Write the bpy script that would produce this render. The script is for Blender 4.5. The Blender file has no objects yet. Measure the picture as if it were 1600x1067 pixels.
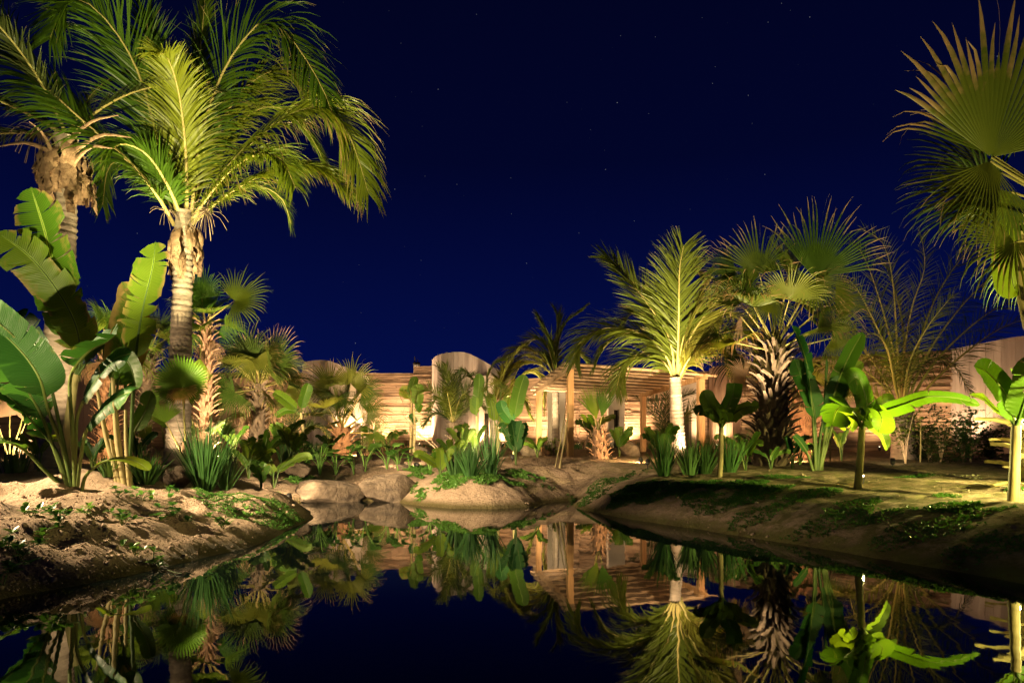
import bpy, math, random
import numpy as np
from mathutils import Vector, Matrix
random.seed(7)
RNG = np.random.default_rng(11)
SC = bpy.context.scene
COL = SC.collection

# ------------------------------------------------------------------ camera
EYE = 1.14; FOC = 1067.0; HOR = 695.0
cam_data = bpy.data.cameras.new('camera')
cam_data.sensor_width = 36.0; cam_data.lens = 24.0
cam_data.shift_y = (HOR - 533.5) / 1600.0
cam_data.clip_start = 0.05; cam_data.clip_end = 3000
cam = bpy.data.objects.new('camera', cam_data); COL.objects.link(cam)
cam.location = (0, 0, EYE); cam.rotation_euler = (math.pi/2, 0, 0)
SC.camera = cam
SC.view_settings.view_transform = 'Standard'
SC.view_settings.look = 'None'
SC.view_settings.exposure = 0.18; SC.view_settings.gamma = 1.0
SC.render.engine = 'CYCLES'
SC.cycles.use_denoising = True
SC.cycles.max_bounces = 8; SC.cycles.transparent_max_bounces = 8
SC.cycles.sample_clamp_indirect = 4.0
SC.cycles.blur_glossy = 0.3

# ------------------------------------------------------------------ night sky with stars
W = bpy.data.worlds.new('World'); SC.world = W; W.use_nodes = True
nt = W.node_tree; nt.nodes.clear()
def wn(t, **k):
    n = nt.nodes.new(t)
    for a, b in k.items(): setattr(n, a, b)
    return n
tc = wn('ShaderNodeTexCoord'); sep = wn('ShaderNodeSeparateXYZ')
nt.links.new(tc.outputs['Generated'], sep.inputs[0])
cr = wn('ShaderNodeValToRGB')
cr.color_ramp.elements[0].position = 0.0; cr.color_ramp.elements[0].color = (0.0012, 0.0046, 0.066, 1)
cr.color_ramp.elements[1].position = 0.75; cr.color_ramp.elements[1].color = (0.0006, 0.0009, 0.0075, 1)
e = cr.color_ramp.elements.new(0.17); e.color = (0.0009, 0.0032, 0.045, 1)
e = cr.color_ramp.elements.new(0.38); e.color = (0.0006, 0.0015, 0.019, 1)
nt.links.new(sep.outputs['Z'], cr.inputs[0])
vo = wn('ShaderNodeTexVoronoi'); vo.feature = 'F1'; vo.inputs['Scale'].default_value = 95
nt.links.new(tc.outputs['Generated'], vo.inputs['Vector'])
lt = wn('ShaderNodeMath', operation='LESS_THAN'); lt.inputs[1].default_value = 0.042
nt.links.new(vo.outputs['Distance'], lt.inputs[0])
sp_ = wn('ShaderNodeSeparateColor'); nt.links.new(vo.outputs['Color'], sp_.inputs[0])
pw = wn('ShaderNodeMath', operation='POWER'); pw.inputs[1].default_value = 8.0
nt.links.new(sp_.outputs[0], pw.inputs[0])
mu = wn('ShaderNodeMath', operation='MULTIPLY'); nt.links.new(lt.outputs[0], mu.inputs[0]); nt.links.new(pw.outputs[0], mu.inputs[1])
mu2 = wn('ShaderNodeMath', operation='MULTIPLY'); nt.links.new(mu.outputs[0], mu2.inputs[0]); mu2.inputs[1].default_value = 0.30
ad = wn('ShaderNodeMix', data_type='RGBA', blend_type='ADD'); ad.inputs[0].default_value = 1.0
nt.links.new(cr.outputs[0], ad.inputs[6]); nt.links.new(mu2.outputs[0], ad.inputs[7])
bg = wn('ShaderNodeBackground'); bg.inputs[1].default_value = 1.0
nt.links.new(ad.outputs[2], bg.inputs[0])
wo = wn('ShaderNodeOutputWorld'); nt.links.new(bg.outputs[0], wo.inputs[0])

# ------------------------------------------------------------------ lights (garden spotlights with fixtures built below, plus added lights without any)
WARM = (1.0, 0.60, 0.26); SOFTW = (1.0, 0.74, 0.42); NEUT = (1.0, 0.83, 0.40); LIME = (1.0, 0.86, 0.27); ORANGE = (1.0, 0.50, 0.22)
def P(px, py, d):
    """photo pixel (1600 wide) at depth d -> world point"""
    return Vector(((px-800.0)/FOC*d, d, EYE-(py-HOR)/FOC*d))
def spot(loc, target, power, color, angle=100, blend=0.6, radius=0.05, kind='SPOT'):
    l = bpy.data.lights.new('garden_light', kind); l.energy = power; l.color = color
    l.shadow_soft_size = radius
    if kind == 'SPOT':
        l.spot_size = math.radians(angle); l.spot_blend = blend
    o = bpy.data.objects.new('garden_light', l); COL.objects.link(o)
    o.location = loc
    o.rotation_euler = (Vector(target)-Vector(loc)).to_track_quat('-Z', 'Y').to_euler()
    return o

# ------------------------------------------------------------------ noise and terrain
def _hash(ix, iy, s):
    h = (ix*374761393 + iy*668265263 + s*974634777) & 0xffffffff
    h = ((h ^ (h >> 13))*1274126177) & 0xffffffff
    return ((h ^ (h >> 16)) & 0xffff)/65535.0
def vnoise(x, y, s=0):
    x = np.asarray(x, float); y = np.asarray(y, float)
    ix = np.floor(x).astype(np.int64); iy = np.floor(y).astype(np.int64)
    fx = x-ix; fy = y-iy; fx = fx*fx*(3-2*fx); fy = fy*fy*(3-2*fy)
    a = _hash(ix, iy, s); b = _hash(ix+1, iy, s); c = _hash(ix, iy+1, s); d = _hash(ix+1, iy+1, s)
    return (a*(1-fx)+b*fx)*(1-fy)+(c*(1-fx)+d*fx)*fy - 0.5
def fbm(x, y, s=0, o=4):
    r = 0; a = 1.0
    for k in range(o):
        r = r + a*vnoise(x*2**k+k*13.7, y*2**k-k*7.1, s+k); a *= 0.5
    return r
POND = np.array([(-6.5,-9),(-6.2,-2),(-5.2,1.5),(-4.3,3.6),(-3.77,5.02),(-3.52,5.5),(-3.33,5.95),(-3.1,6.75),(-2.95,7.5),(-2.93,8.6),(-3.0,9.6),(-3.12,10.7),
    (-3.45,11.7),(-4.0,12.6),(-4.3,13.3),(-3.95,13.8),(-3.2,14.0),(-2.4,13.9),(-2.1,13.3),(-1.75,12.75),(-1.1,12.25),(-.35,12.2),(.3,12.6),(.85,13.7),(1.3,14.1),(1.5,13.7),
    (1.15,12.9),(1.18,12.1),(1.5,11.2),(1.95,10.2),(2.8,8.7),(3.35,7.7),(3.75,6.8),(4.2,5.6),(4.7,4.2),(5.5,1.5),(6.2,-2),(6.5,-9)], float)
def pond_sd(x, y):
    """distance to the shoreline: positive on land"""
    x = np.asarray(x, float); y = np.asarray(y, float)
    d2 = np.full(x.shape, 1e9); ins = np.zeros(x.shape, bool); n = len(POND)
    for i in range(n):
        ax, ay = POND[i]; bx, by = POND[(i+1) % n]
        ex, ey = bx-ax, by-ay
        t = np.clip(((x-ax)*ex+(y-ay)*ey)/(ex*ex+ey*ey), 0, 1)
        d2 = np.minimum(d2, (x-ax-t*ex)**2+(y-ay-t*ey)**2)
        if ay != by:
            c = ((ay > y) != (by > y)) & (x < (bx-ax)*(y-ay)/(by-ay)+ax)
            ins ^= c
    d = np.sqrt(d2)
    return np.where(ins, -d, d)
def gz(x, y):
    x = np.asarray(x, float); y = np.asarray(y, float)
    s = pond_sd(x, y) + 0.10*fbm(x*1.3, y*1.3, 3)
    base = np.clip(0.45+0.021*y, 0.5, 1.1)
    left = np.clip((-x-2.4)/1.0, 0, 1)*np.clip((12.5-y)/2, 0, 1)
    k = 0.95 - 0.15*left
    h = base*(1-np.exp(-np.maximum(s, 0)/k))
    h = np.where(s < 0, np.maximum(s*0.55, -1.1), h)
    land = np.clip(s/0.5, 0, 1)
    # trodden, lumpy sand near the water on the left, softer elsewhere
    lump = fbm(x*1.7+4, y*1.7, 21, 3)
    calm = 1-.6*np.clip((x-1.5)/1.5, 0, 1)
    h = h + land*calm*(0.09+0.12*left)*lump*np.exp(-np.maximum(s-3.5, 0)/3)
    pits = np.clip(fbm(x*1.25, y*1.6+9, 33, 2)-0.12, 0, 1)
    h = h - land*calm*pits*(0.10+0.22*left)*np.exp(-np.maximum(s-3, 0)/2)
    # the rounded sand mound in the middle
    m = np.exp(-(((x+.85)/.95)**2+((y-13.3)/.75)**2)); h = h + land*0.10*m
    m = np.exp(-(((x+1.4)/.5)**2+((y-15.2)/.9)**2)); h = h - land*0.08*m
    h = h + land*calm*0.06*fbm(x*5, y*5, 5, 4)
    return h
def g1(x, y): return float(gz(np.array([x]), np.array([y]))[0])
def G(px, d, sink=0.0):
    """point on the ground in the picture column px at depth d"""
    x = (px-800.0)/FOC*d
    return Vector((x, d, g1(x, d)-sink))
def GP(px, py, d0=3.5, d1=34):
    """where the view through a photo pixel meets the ground"""
    d = np.linspace(d0, d1, 900)
    x = (px-800.0)/FOC*d; z = EYE-(py-HOR)/FOC*d
    g = gz(x, d); k = np.nonzero(g >= z)[0]
    if len(k) == 0: return G(px, d1)
    return Vector((x[k[0]], d[k[0]], float(g[k[0]])))

# ------------------------------------------------------------------ mesh helpers
class MB:
    """collects numpy vertex/face blocks for ONE mesh; 'ld' = (dryness, along, across)"""
    def __init__(s): s.v = []; s.q = []; s.t = []; s.a = []; s.n = 0
    def add(s, v, q=None, t=None, a=None):
        v = np.asarray(v, float).reshape(-1, 3)
        if q is not None and len(q): s.q.append(np.asarray(q, np.int64).reshape(-1, 4)+s.n)
        if t is not None and len(t): s.t.append(np.asarray(t, np.int64).reshape(-1, 3)+s.n)
        if a is None: a = np.zeros((len(v), 3))
        a = np.asarray(a, float)
        if a.ndim == 1: a = np.tile(a, (len(v), 1))
        s.a.append(a.reshape(-1, 3)); s.v.append(v); s.n += len(v)
    def box(s, c, size, rot=None, a=(0,0,0), jit=0):
        x, y, z = np.asarray(size, float)/2
        v = np.array([(-x,-y,-z),(x,-y,-z),(x,y,-z),(-x,y,-z),(-x,-y,z),(x,-y,z),(x,y,z),(-x,y,z)])
        if jit: v = v*(1+RNG.uniform(-jit, jit, v.shape))
        if rot is not None: v = v @ np.array(rot.to_3x3() if hasattr(rot, 'to_3x3') else rot).T
        v = v+np.asarray(c)
        s.add(v, [(0,3,2,1),(4,5,6,7),(0,1,5,4),(1,2,6,5),(2,3,7,6),(3,0,4,7)], a=np.tile(a, (8, 1)))
    def tube(s, pts, rad, n=8, cap=True, a=(0,0,0), flat=1.0):
        pts = np.asarray(pts, float); m = len(pts); rad = np.broadcast_to(np.asarray(rad, float), (m,))
        T = np.gradient(pts, axis=0); T /= np.linalg.norm(T, axis=1)[:, None]+1e-9
        ref = np.array([0, 1, 0.0]) if abs(T[0][1]) < 0.9 else np.array([1.0, 0, 0])
        S = np.cross(T, ref); S /= np.linalg.norm(S, axis=1)[:, None]+1e-9
        N = np.cross(S, T)
        an = np.arange(n)*2*math.pi/n
        v = pts[:, None]+rad[:, None, None]*(np.cos(an)[None, :, None]*S[:, None]+flat*np.sin(an)[None, :, None]*N[:, None])
        i = np.arange(m-1)[:, None]*n; j = np.arange(n)[None, :]; j2 = (j+1) % n
        q = np.stack([i+j, i+j2, i+n+j2, i+n+j], -1).reshape(-1, 4)
        at = np.tile(a, (m*n, 1)).astype(float); at[:, 1] = np.repeat(np.linspace(0, 1, m), n)
        s.add(v.reshape(-1, 3), q, a=at)
        if cap:
            for k, o in ((0, 1), (m-1, -1)):
                c = pts[k]; ring = v[k]
                vv = np.vstack([ring, c[None]])
                t = [((x+1) % n, x, n) if o > 0 else (x, (x+1) % n, n) for x in range(n)]
                s.add(vv, None, t, a=np.tile(a, (n+1, 1)))
    def build(s, name, mat, parent=None, smooth=True, loc=None):
        me = mesh_of(s, name, mat, smooth)
        o = bpy.data.objects.new(name, me); COL.objects.link(o)
        if parent is not None:
            o.parent = parent
            o.location = tuple(-x for x in parent.location) if loc is None else loc
        elif loc is not None: o.location = loc
        return o
def mesh_of(s, name, mat, smooth=True):
    v = np.vstack(s.v); a = np.vstack(s.a)
    q = np.vstack(s.q) if s.q else np.zeros((0, 4), np.int64); t = np.vstack(s.t) if s.t else np.zeros((0, 3), np.int64)
    me = bpy.data.meshes.new(name)
    me.vertices.add(len(v)); me.vertices.foreach_set('co', v.astype(np.float32).ravel())
    nl = len(q)*4+len(t)*3
    me.loops.add(nl); me.loops.foreach_set('vertex_index', np.concatenate([q.ravel(), t.ravel()]).astype(np.int32))
    me.polygons.add(len(q)+len(t))
    st = np.concatenate([np.arange(len(q))*4, len(q)*4+np.arange(len(t))*3]).astype(np.int32)
    me.polygons.foreach_set('loop_start', st)
    me.polygons.foreach_set('use_smooth', np.full(len(st), smooth, bool))
    at = me.color_attributes.new('ld', 'FLOAT_COLOR', 'POINT')
    at.data.foreach_set('color', np.hstack([a, np.ones((len(a), 1))]).astype(np.float32).ravel())
    me.update(calc_edges=True); me.validate()
    if mat: me.materials.append(mat)
    return me
def empty(name, loc, label, cat, group=None):
    o = bpy.data.objects.new(name, None); COL.objects.link(o); o.location = loc; o.empty_display_size = .2
    tag(o, label, cat, group); return o
def tag(o, label=None, cat=None, group=None, kind=None):
    if label: o['label'] = label
    if cat: o['category'] = cat
    if group: o['group'] = group
    if kind: o['kind'] = kind
    return o
def inst(name, me, parent, mat4=None, label=None):
    """a part that shares mesh data; mat4 in the parent's space"""
    o = bpy.data.objects.new(name, me); COL.objects.link(o); o.parent = parent
    if mat4 is not None: o.matrix_local = mat4
    if label: o['label'] = label
    return o
def nrm(v):
    v = np.asarray(v, float); return v/(np.linalg.norm(v)+1e-12)
def curve(ctrl, n):
    """smooth curve through control points"""
    c = np.asarray([tuple(p) for p in ctrl], float)
    if len(c) == 2: return c[0]+(c[1]-c[0])*np.linspace(0, 1, n)[:, None]
    c2 = np.vstack([2*c[0]-c[1], c, 2*c[-1]-c[-2]])
    out = []
    m = len(c)-1
    for u in np.linspace(0, m-1e-6, n):
        i = int(u); t = u-i; p0, p1, p2, p3 = c2[i:i+4]
        out.append(.5*((2*p1)+(-p0+p2)*t+(2*p0-5*p1+4*p2-p3)*t*t+(-p0+3*p1-3*p2+p3)*t**3))
    out = np.array(out)
    # even spacing
    d = np.concatenate([[0], np.cumsum(np.linalg.norm(np.diff(out, axis=0), axis=1))])
    u = np.linspace(0, d[-1], n)
    return np.stack([np.interp(u, d, out[:, k]) for k in range(3)], 1)

# ------------------------------------------------------------------ materials
def new_mat(name):
    m = bpy.data.materials.new(name); m.use_nodes = True
    t = m.node_tree; t.nodes.clear()
    class N: pass
    h = N(); h.m = m; h.t = t
    def node(ty, ins=None, **k):
        n = t.nodes.new(ty)
        for a, b in k.items(): setattr(n, a, b)
        for a, b in (ins or {}).items():
            if isinstance(b, bpy.types.NodeSocket): t.links.new(b, n.inputs[a])
            else: n.inputs[a].default_value = b
        return n
    h.n = node; h.l = t.links.new
    return h
def mixc(h, f, a, b, bt='MIX'):
    n = h.n('ShaderNodeMix', data_type='RGBA', blend_type=bt)
    for k, x in ((0, f), (6, a), (7, b)):
        if isinstance(x, bpy.types.NodeSocket): h.l(x, n.inputs[k])
        else: n.inputs[k].default_value = x if k == 0 else (*x[:3], 1)
    return n.outputs[2]
def leaf_mat(name, c1, c2, dry=(0.30,0.19,0.11), trans=0.35, rough=0.42, veins=0.0, noise=2.5, spec=0.2):
    h = new_mat(name)
    at = h.n('ShaderNodeAttribute', attribute_name='ld')
    sx = h.n('ShaderNodeSeparateColor', {0: at.outputs['Color']})
    geo = h.n('ShaderNodeNewGeometry'); oi = h.n('ShaderNodeObjectInfo')
    nz = h.n('ShaderNodeTexNoise', {'Vector': geo.outputs['Position'], 'Scale': noise, 'Detail': 3.0})
    f = h.n('ShaderNodeMath', {0: nz.outputs[0], 1: oi.outputs['Random']}, operation='MULTIPLY_ADD'); f.inputs[1].default_value = 1.0
    h.l(nz.outputs[0], f.inputs[0]); 
    r2 = h.n('ShaderNodeMath', {0: oi.outputs['Random'], 1: 0.7}, operation='MULTIPLY'); h.l(r2.outputs[0], f.inputs[2])
    f2 = h.n('ShaderNodeMapRange', {'Value': f.outputs[0], 'From Min': 0.35, 'From Max': 1.1})
    c = mixc(h, f2.outputs[0], c1, c2)
    if veins:
        w = h.n('ShaderNodeMath', {0: sx.outputs[1], 1: veins}, operation='MULTIPLY')
        s = h.n('ShaderNodeMath', {0: w.outputs[0]}, operation='SINE')
        s2 = h.n('ShaderNodeMapRange', {'Value': s.outputs[0], 'From Min': -1.0, 'From Max': 1.0, 'To Min': 0.80, 'To Max': 1.1})
        c = mixc(h, 1.0, c, s2.outputs[0], 'MULTIPLY')
        # pale midrib
        mr = h.n('ShaderNodeMapRange', {'Value': sx.outputs[2], 'From Min': 0.03, 'From Max': 0.07, 'To Min': 0.75, 'To Max': 0.0})
        c = mixc(h, mr.outputs[0], c, tuple(min(1, x*2.2+.05) for x in c2))
    n2 = h.n('ShaderNodeTexNoise', {'Vector': geo.outputs['Position'], 'Scale': 14.0, 'Detail': 2.0})
    dr = h.n('ShaderNodeMath', {0: n2.outputs[0], 1: 0.6}, operation='MULTIPLY'); 
    dd = h.n('ShaderNodeMath', {0: sx.outputs[0], 1: dr.outputs[0]}, operation='ADD')
    d3 = h.n('ShaderNodeMapRange', {'Value': dd.outputs[0], 'From Min': 0.55, 'From Max': 0.95})
    c = mixc(h, d3.outputs[0], c, dry)
    b = h.n('ShaderNodeBsdfPrincipled', {'Base Color': c, 'Roughness': rough, 'Specular IOR Level': spec})
    if veins:
        bp = h.n('ShaderNodeBump', {'Height': s.outputs[0], 'Strength': 0.25, 'Distance': 0.01}); h.l(bp.outputs[0], b.inputs['Normal'])
    tcol = mixc(h, 1.0, c, (1.5, 1.35, 0.6), 'MULTIPLY')
    tr = h.n('ShaderNodeBsdfTranslucent', {'Color': tcol})
    mx = h.n('ShaderNodeMixShader', {0: trans, 1: b.outputs[0], 2: tr.outputs[0]})
    o = h.n('ShaderNodeOutputMaterial', {0: mx.outputs[0]})
    return h.m
def solid_mat(name, c1, c2, scale=6.0, rough=0.8, bump=0.3, bdist=0.02, detail=6.0, stretch=(1,1,1), spec=0.3, streak=None, bscale=None, objrand=0.0):
    h = new_mat(name)
    geo = h.n('ShaderNodeNewGeometry')
    mp = h.n('ShaderNodeMapping', {'Vector': geo.outputs['Position'], 'Scale': stretch})
    nz = h.n('ShaderNodeTexNoise', {'Vector': mp.outputs[0], 'Scale': scale, 'Detail': detail, 'Roughness': .6})
    r = h.n('ShaderNodeMapRange', {'Value': nz.outputs[0], 'From Min': 0.3, 'From Max': 0.7})
    c = mixc(h, r.outputs[0], c1, c2)
    if streak:
        mp2 = h.n('ShaderNodeMapping', {'Vector': geo.outputs['Position'], 'Scale': streak[1]})
        n3 = h.n('ShaderNodeTexNoise', {'Vector': mp2.outputs[0], 'Scale': streak[2], 'Detail': 4.0})
        r3 = h.n('ShaderNodeMapRange', {'Value': n3.outputs[0], 'From Min': 0.48, 'From Max': 0.72, 'To Max': streak[3]})
        c = mixc(h, r3.outputs[0], c, streak[0])
    if objrand:
        oi = h.n('ShaderNodeObjectInfo')
        rr = h.n('ShaderNodeMapRange', {'Value': oi.outputs['Random'], 'To Min': 1-objrand, 'To Max': 1+objrand})
        c = mixc(h, 1.0, c, rr.outputs[0], 'MULTIPLY')
    b = h.n('ShaderNodeBsdfPrincipled', {'Base Color': c, 'Roughness': rough, 'Specular IOR Level': spec})
    n4 = h.n('ShaderNodeTexNoise', {'Vector': mp.outputs[0], 'Scale': bscale or scale*3, 'Detail': 6.0, 'Roughness': .65})
    bp = h.n('ShaderNodeBump', {'Height': n4.outputs[0], 'Strength': bump, 'Distance': bdist}); h.l(bp.outputs[0], b.inputs['Normal'])
    h.n('ShaderNodeOutputMaterial', {0: b.outputs[0]})
    return h.m
M = {}
M['coco'] = leaf_mat('coconut_leaflet', (.045,.095,.008), (.15,.18,.015), dry=(.33,.22,.11), trans=.35, rough=.38)
M['coco_mid'] = leaf_mat('coconut_leaflet_olive', (.07,.095,.012), (.16,.16,.024), dry=(.36,.24,.13), trans=.35, rough=.4)
M['dark_frond'] = leaf_mat('dark_feather_leaflet', (.03,.05,.012), (.075,.09,.02), trans=.25, rough=.45)
M['shade_frond'] = leaf_mat('deep_shade_leaflet', (.018,.03,.008), (.045,.06,.012), trans=.2, rough=.5)  # darker copy: the unlit crown's shade put into the leaf colour
M['rachis'] = leaf_mat('frond_stalk', (.22,.20,.06), (.34,.28,.10), trans=.05, rough=.5)
M['fan'] = leaf_mat('fan_palm_leaf', (.045,.085,.012), (.12,.14,.02), dry=(.40,.25,.15), trans=.3, rough=.42)
M['fan_green'] = leaf_mat('bright_fan_palm_leaf', (.05,.13,.012), (.14,.22,.02), dry=(.30,.20,.10), trans=.4, rough=.4)
M['dry_fan'] = leaf_mat('dead_fan_leaf', (.30,.20,.12), (.42,.29,.18), dry=(.34,.22,.13), trans=.25, rough=.7)
M['banana'] = leaf_mat('banana_leaf', (.06,.14,.010), (.15,.23,.018), dry=(.28,.20,.07), trans=.45, rough=.35, veins=500)
M['strel'] = leaf_mat('dark_paddle_leaf', (.012,.060,.010), (.03,.10,.018), dry=(.16,.15,.05), trans=.22, rough=.42, veins=420, spec=.2)
M['strel_mid'] = leaf_mat('green_paddle_leaf', (.05,.125,.012), (.11,.18,.022), dry=(.30,.22,.09), trans=.35, rough=.36, veins=420)
M['aloc'] = leaf_mat('elephant_ear_leaf', (.06,.17,.025), (.13,.26,.045), trans=.35, rough=.35, veins=60)
M['stem'] = leaf_mat('green_stem', (.05,.09,.02), (.12,.16,.04), trans=.05, rough=.4)
M['pale_stem'] = solid_mat('pale_banana_stem', (.28,.24,.10), (.42,.36,.17), scale=3, stretch=(1,1,.15), rough=.6, bump=.3)
M['banana_trunk'] = solid_mat('banana_pseudostem', (.16,.13,.05), (.34,.27,.12), scale=5, stretch=(1,1,.25), rough=.55, bump=.4, streak=((.07,.05,.02),(1,1,.2),7,.8))
M['grass'] = leaf_mat('spiky_grass_blade', (.045,.12,.03), (.11,.20,.06), trans=.15, rough=.4)
M['cover'] = leaf_mat('creeper_leaf', (.05,.15,.025), (.12,.27,.05), trans=.25, rough=.35, spec=.5, noise=6)
M['bark'] = solid_mat('ringed_palm_bark', (.17,.135,.10), (.38,.31,.24), scale=4, stretch=(1,1,3), rough=.85, bump=.6, bdist=.03, streak=((.16,.12,.09),(1,1,.3),3,.7))
M['fibre'] = solid_mat('palm_fibre', (.17,.10,.055), (.38,.25,.15), scale=8, rough=.9, bump=.8, bdist=.03, objrand=.3)
M['boot'] = solid_mat('palm_leaf_base', (.075,.055,.038), (.20,.145,.095), scale=9, rough=.85, bump=.5, objrand=.35, stretch=(1,1,.5))
M['boot_red'] = solid_mat('reddish_palm_leaf_base', (.12,.07,.04), (.30,.18,.11), scale=9, rough=.85, bump=.5, objrand=.3)
M['boot_yel'] = solid_mat('straw_palm_leaf_base', (.22,.18,.07), (.38,.32,.14), scale=9, rough=.7, bump=.4, objrand=.2)
M['rib_wall'] = solid_mat('ribbed_wall_render', (.11,.068,.04), (.46,.32,.205), scale=1.6, stretch=(.35,.35,6), rough=.9, bump=.9, bdist=.03, bscale=7, streak=((.15,.11,.08),(.3,.3,5),2.2,.7))
M['board'] = solid_mat('board_formed_concrete', (.34,.28,.24), (.52,.45,.39), scale=2.2, stretch=(2,2,.25), rough=.85, bump=.35, objrand=.13, streak=((.17,.135,.12),(1.2,1.2,.25),1.1,.75))
M['board_warm'] = solid_mat('board_formed_tan_wall', (.32,.20,.13), (.50,.34,.24), scale=2.2, stretch=(2,2,.25), rough=.85, bump=.35, objrand=.15, streak=((.17,.11,.08),(1.2,1.2,.25),1.1,.7))
M['plain'] = solid_mat('pale_render', (.50,.42,.33), (.62,.54,.44), scale=2, rough=.9, bump=.2)
M['dark_void'] = solid_mat('dark_opening_shade', (.05,.045,.04), (.08,.07,.06), scale=2, rough=.9, bump=.1)
M['timber'] = solid_mat('pergola_timber', (.42,.22,.09), (.60,.36,.17), scale=3, stretch=(3,3,.35), rough=.7, bump=.3, objrand=.1, streak=((.24,.12,.05),(5,5,.5),3,.6))
M['pole'] = solid_mat('pale_pole', (.27,.17,.095), (.44,.30,.18), scale=5, stretch=(.6,2,2), rough=.7, bump=.3, objrand=.1)
M['cane'] = solid_mat('cane_mat', (.10,.065,.04), (.24,.16,.10), scale=7, stretch=(.5,3,3), rough=.85, bump=.4)
M['rock'] = solid_mat('boulder_stone', (.08,.058,.04), (.25,.19,.135), scale=3.4, rough=.85, bump=1.0, bdist=.09, bscale=7, streak=((.06,.045,.035),(1,1,2.2),3.0,.85))
M['twig'] = solid_mat('bare_twig', (.16,.11,.07), (.30,.22,.14), scale=8, rough=.8, bump=.3)
M['metal'] = solid_mat('dark_metal', (.02,.02,.02), (.05,.045,.04), scale=8, rough=.4, bump=.05)
M['soil'] = solid_mat('clod', (.22,.16,.11), (.38,.29,.21), scale=12, rough=.95, bump=.6)
M['flower'] = leaf_mat('pale_silver_leaf', (.45,.46,.30), (.60,.60,.42), trans=.3, rough=.6)
def lamp_mat():
    h = new_mat('lamp_lens')
    e = h.n('ShaderNodeEmission', {'Color': (1,.80,.52,1), 'Strength': 25.0})
    h.n('ShaderNodeOutputMaterial', {0: e.outputs[0]}); return h.m
M['lamp'] = lamp_mat()
def ground_mat():
    h = new_mat('sandy_ground')
    geo = h.n('ShaderNodeNewGeometry'); sx = h.n('ShaderNodeSeparateXYZ', {0: geo.outputs['Position']})
    n1 = h.n('ShaderNodeTexNoise', {'Vector': geo.outputs['Position'], 'Scale': 0.9, 'Detail': 5.0, 'Roughness': .6})
    n2 = h.n('ShaderNodeTexNoise', {'Vector': geo.outputs['Position'], 'Scale': 45.0, 'Detail': 4.0, 'Roughness': .7})
    c = mixc(h, h.n('ShaderNodeMapRange', {'Value': n1.outputs[0], 'From Min': .35, 'From Max': .65}).outputs[0], (.44,.32,.22), (.58,.43,.31))
    # darker humus soil away from the water
    yy = h.n('ShaderNodeMapRange', {'Value': sx.outputs[1], 'From Min': 13.5, 'From Max': 19.0, 'To Max': .85})
    c = mixc(h, yy.outputs[0], c, (.30,.175,.095))
    c = mixc(h, h.n('ShaderNodeMapRange', {'Value': n2.outputs[0], 'From Min': .3, 'From Max': .7, 'To Min': .62, 'To Max': 0.0}).outputs[0], c, (.19,.13,.085))
    # wet, algae-tinted sand at the waterline
    wz = h.n('ShaderNodeMath', {0: n1.outputs[0], 1: .10}, operation='MULTIPLY')
    wz2 = h.n('ShaderNodeMath', {0: sx.outputs[2], 1: wz.outputs[0]}, operation='SUBTRACT')
    wet = h.n('ShaderNodeMapRange', {'Value': wz2.outputs[0], 'From Min': -0.01, 'From Max': 0.10, 'To Min': 1.0, 'To Max': 0.0})
    c = mixc(h, wet.outputs[0], c, (.10,.080,.030))
    mx_ = h.n('ShaderNodeMapRange', {'Value': sx.outputs[0], 'From Min': 1.2, 'From Max': 3.2, 'To Max': .85})
    nm = h.n('ShaderNodeTexNoise', {'Vector': geo.outputs['Position'], 'Scale': 5.0, 'Detail': 8.0, 'Roughness': .7})
    nm2 = h.n('ShaderNodeMapRange', {'Value': nm.outputs[0], 'From Min': .42, 'From Max': .58})
    ms = h.n('ShaderNodeMath', {0: mx_.outputs[0], 1: nm2.outputs[0]}, operation='MULTIPLY')
    c = mixc(h, ms.outputs[0], c, (.14,.14,.035))  # patchy yellow-olive tint: lamp colour on the right bank put into the ground
    deep = h.n('ShaderNodeMapRange', {'Value': sx.outputs[2], 'From Min': -0.5, 'From Max': -0.05, 'To Min': 1.0, 'To Max': 0.0})
    c = mixc(h, deep.outputs[0], c, (.02,.02,.012))
    rg = h.n('ShaderNodeMapRange', {'Value': wet.outputs[0], 'To Min': .92, 'To Max': .5})
    b = h.n('ShaderNodeBsdfPrincipled', {'Base Color': c, 'Roughness': rg.outputs[0], 'Specular IOR Level': .25})
    n3 = h.n('ShaderNodeTexNoise', {'Vector': geo.outputs['Position'], 'Scale': 9.0, 'Detail': 9.0, 'Roughness': .72})
    bp = h.n('ShaderNodeBump', {'Height': n3.outputs[0], 'Strength': 1.0, 'Distance': .10}); h.l(bp.outputs[0], b.inputs['Normal'])
    h.n('ShaderNodeOutputMaterial', {0: b.outputs[0]}); return h.m
M['ground'] = ground_mat()
def water_mat():
    h = new_mat('still_pond_water')
    geo = h.n('ShaderNodeNewGeometry')
    mp = h.n('ShaderNodeMapping', {'Vector': geo.outputs['Position'], 'Scale': (1.0, .5, 1)})
    n = h.n('ShaderNodeTexNoise', {'Vector': mp.outputs[0], 'Scale': 2.2, 'Detail': 3.0})
    bp = h.n('ShaderNodeBump', {'Height': n.outputs[0], 'Strength': .035, 'Distance': .05})
    b = h.n('ShaderNodeBsdfPrincipled', {'Base Color': (.003,.006,.006,1), 'Roughness': .02, 'IOR': 1.33, 'Specular IOR Level': .5, 'Normal': bp.outputs[0]})
    h.n('ShaderNodeOutputMaterial', {0: b.outputs[0]}); return h.m
M['water'] = water_mat()
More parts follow.
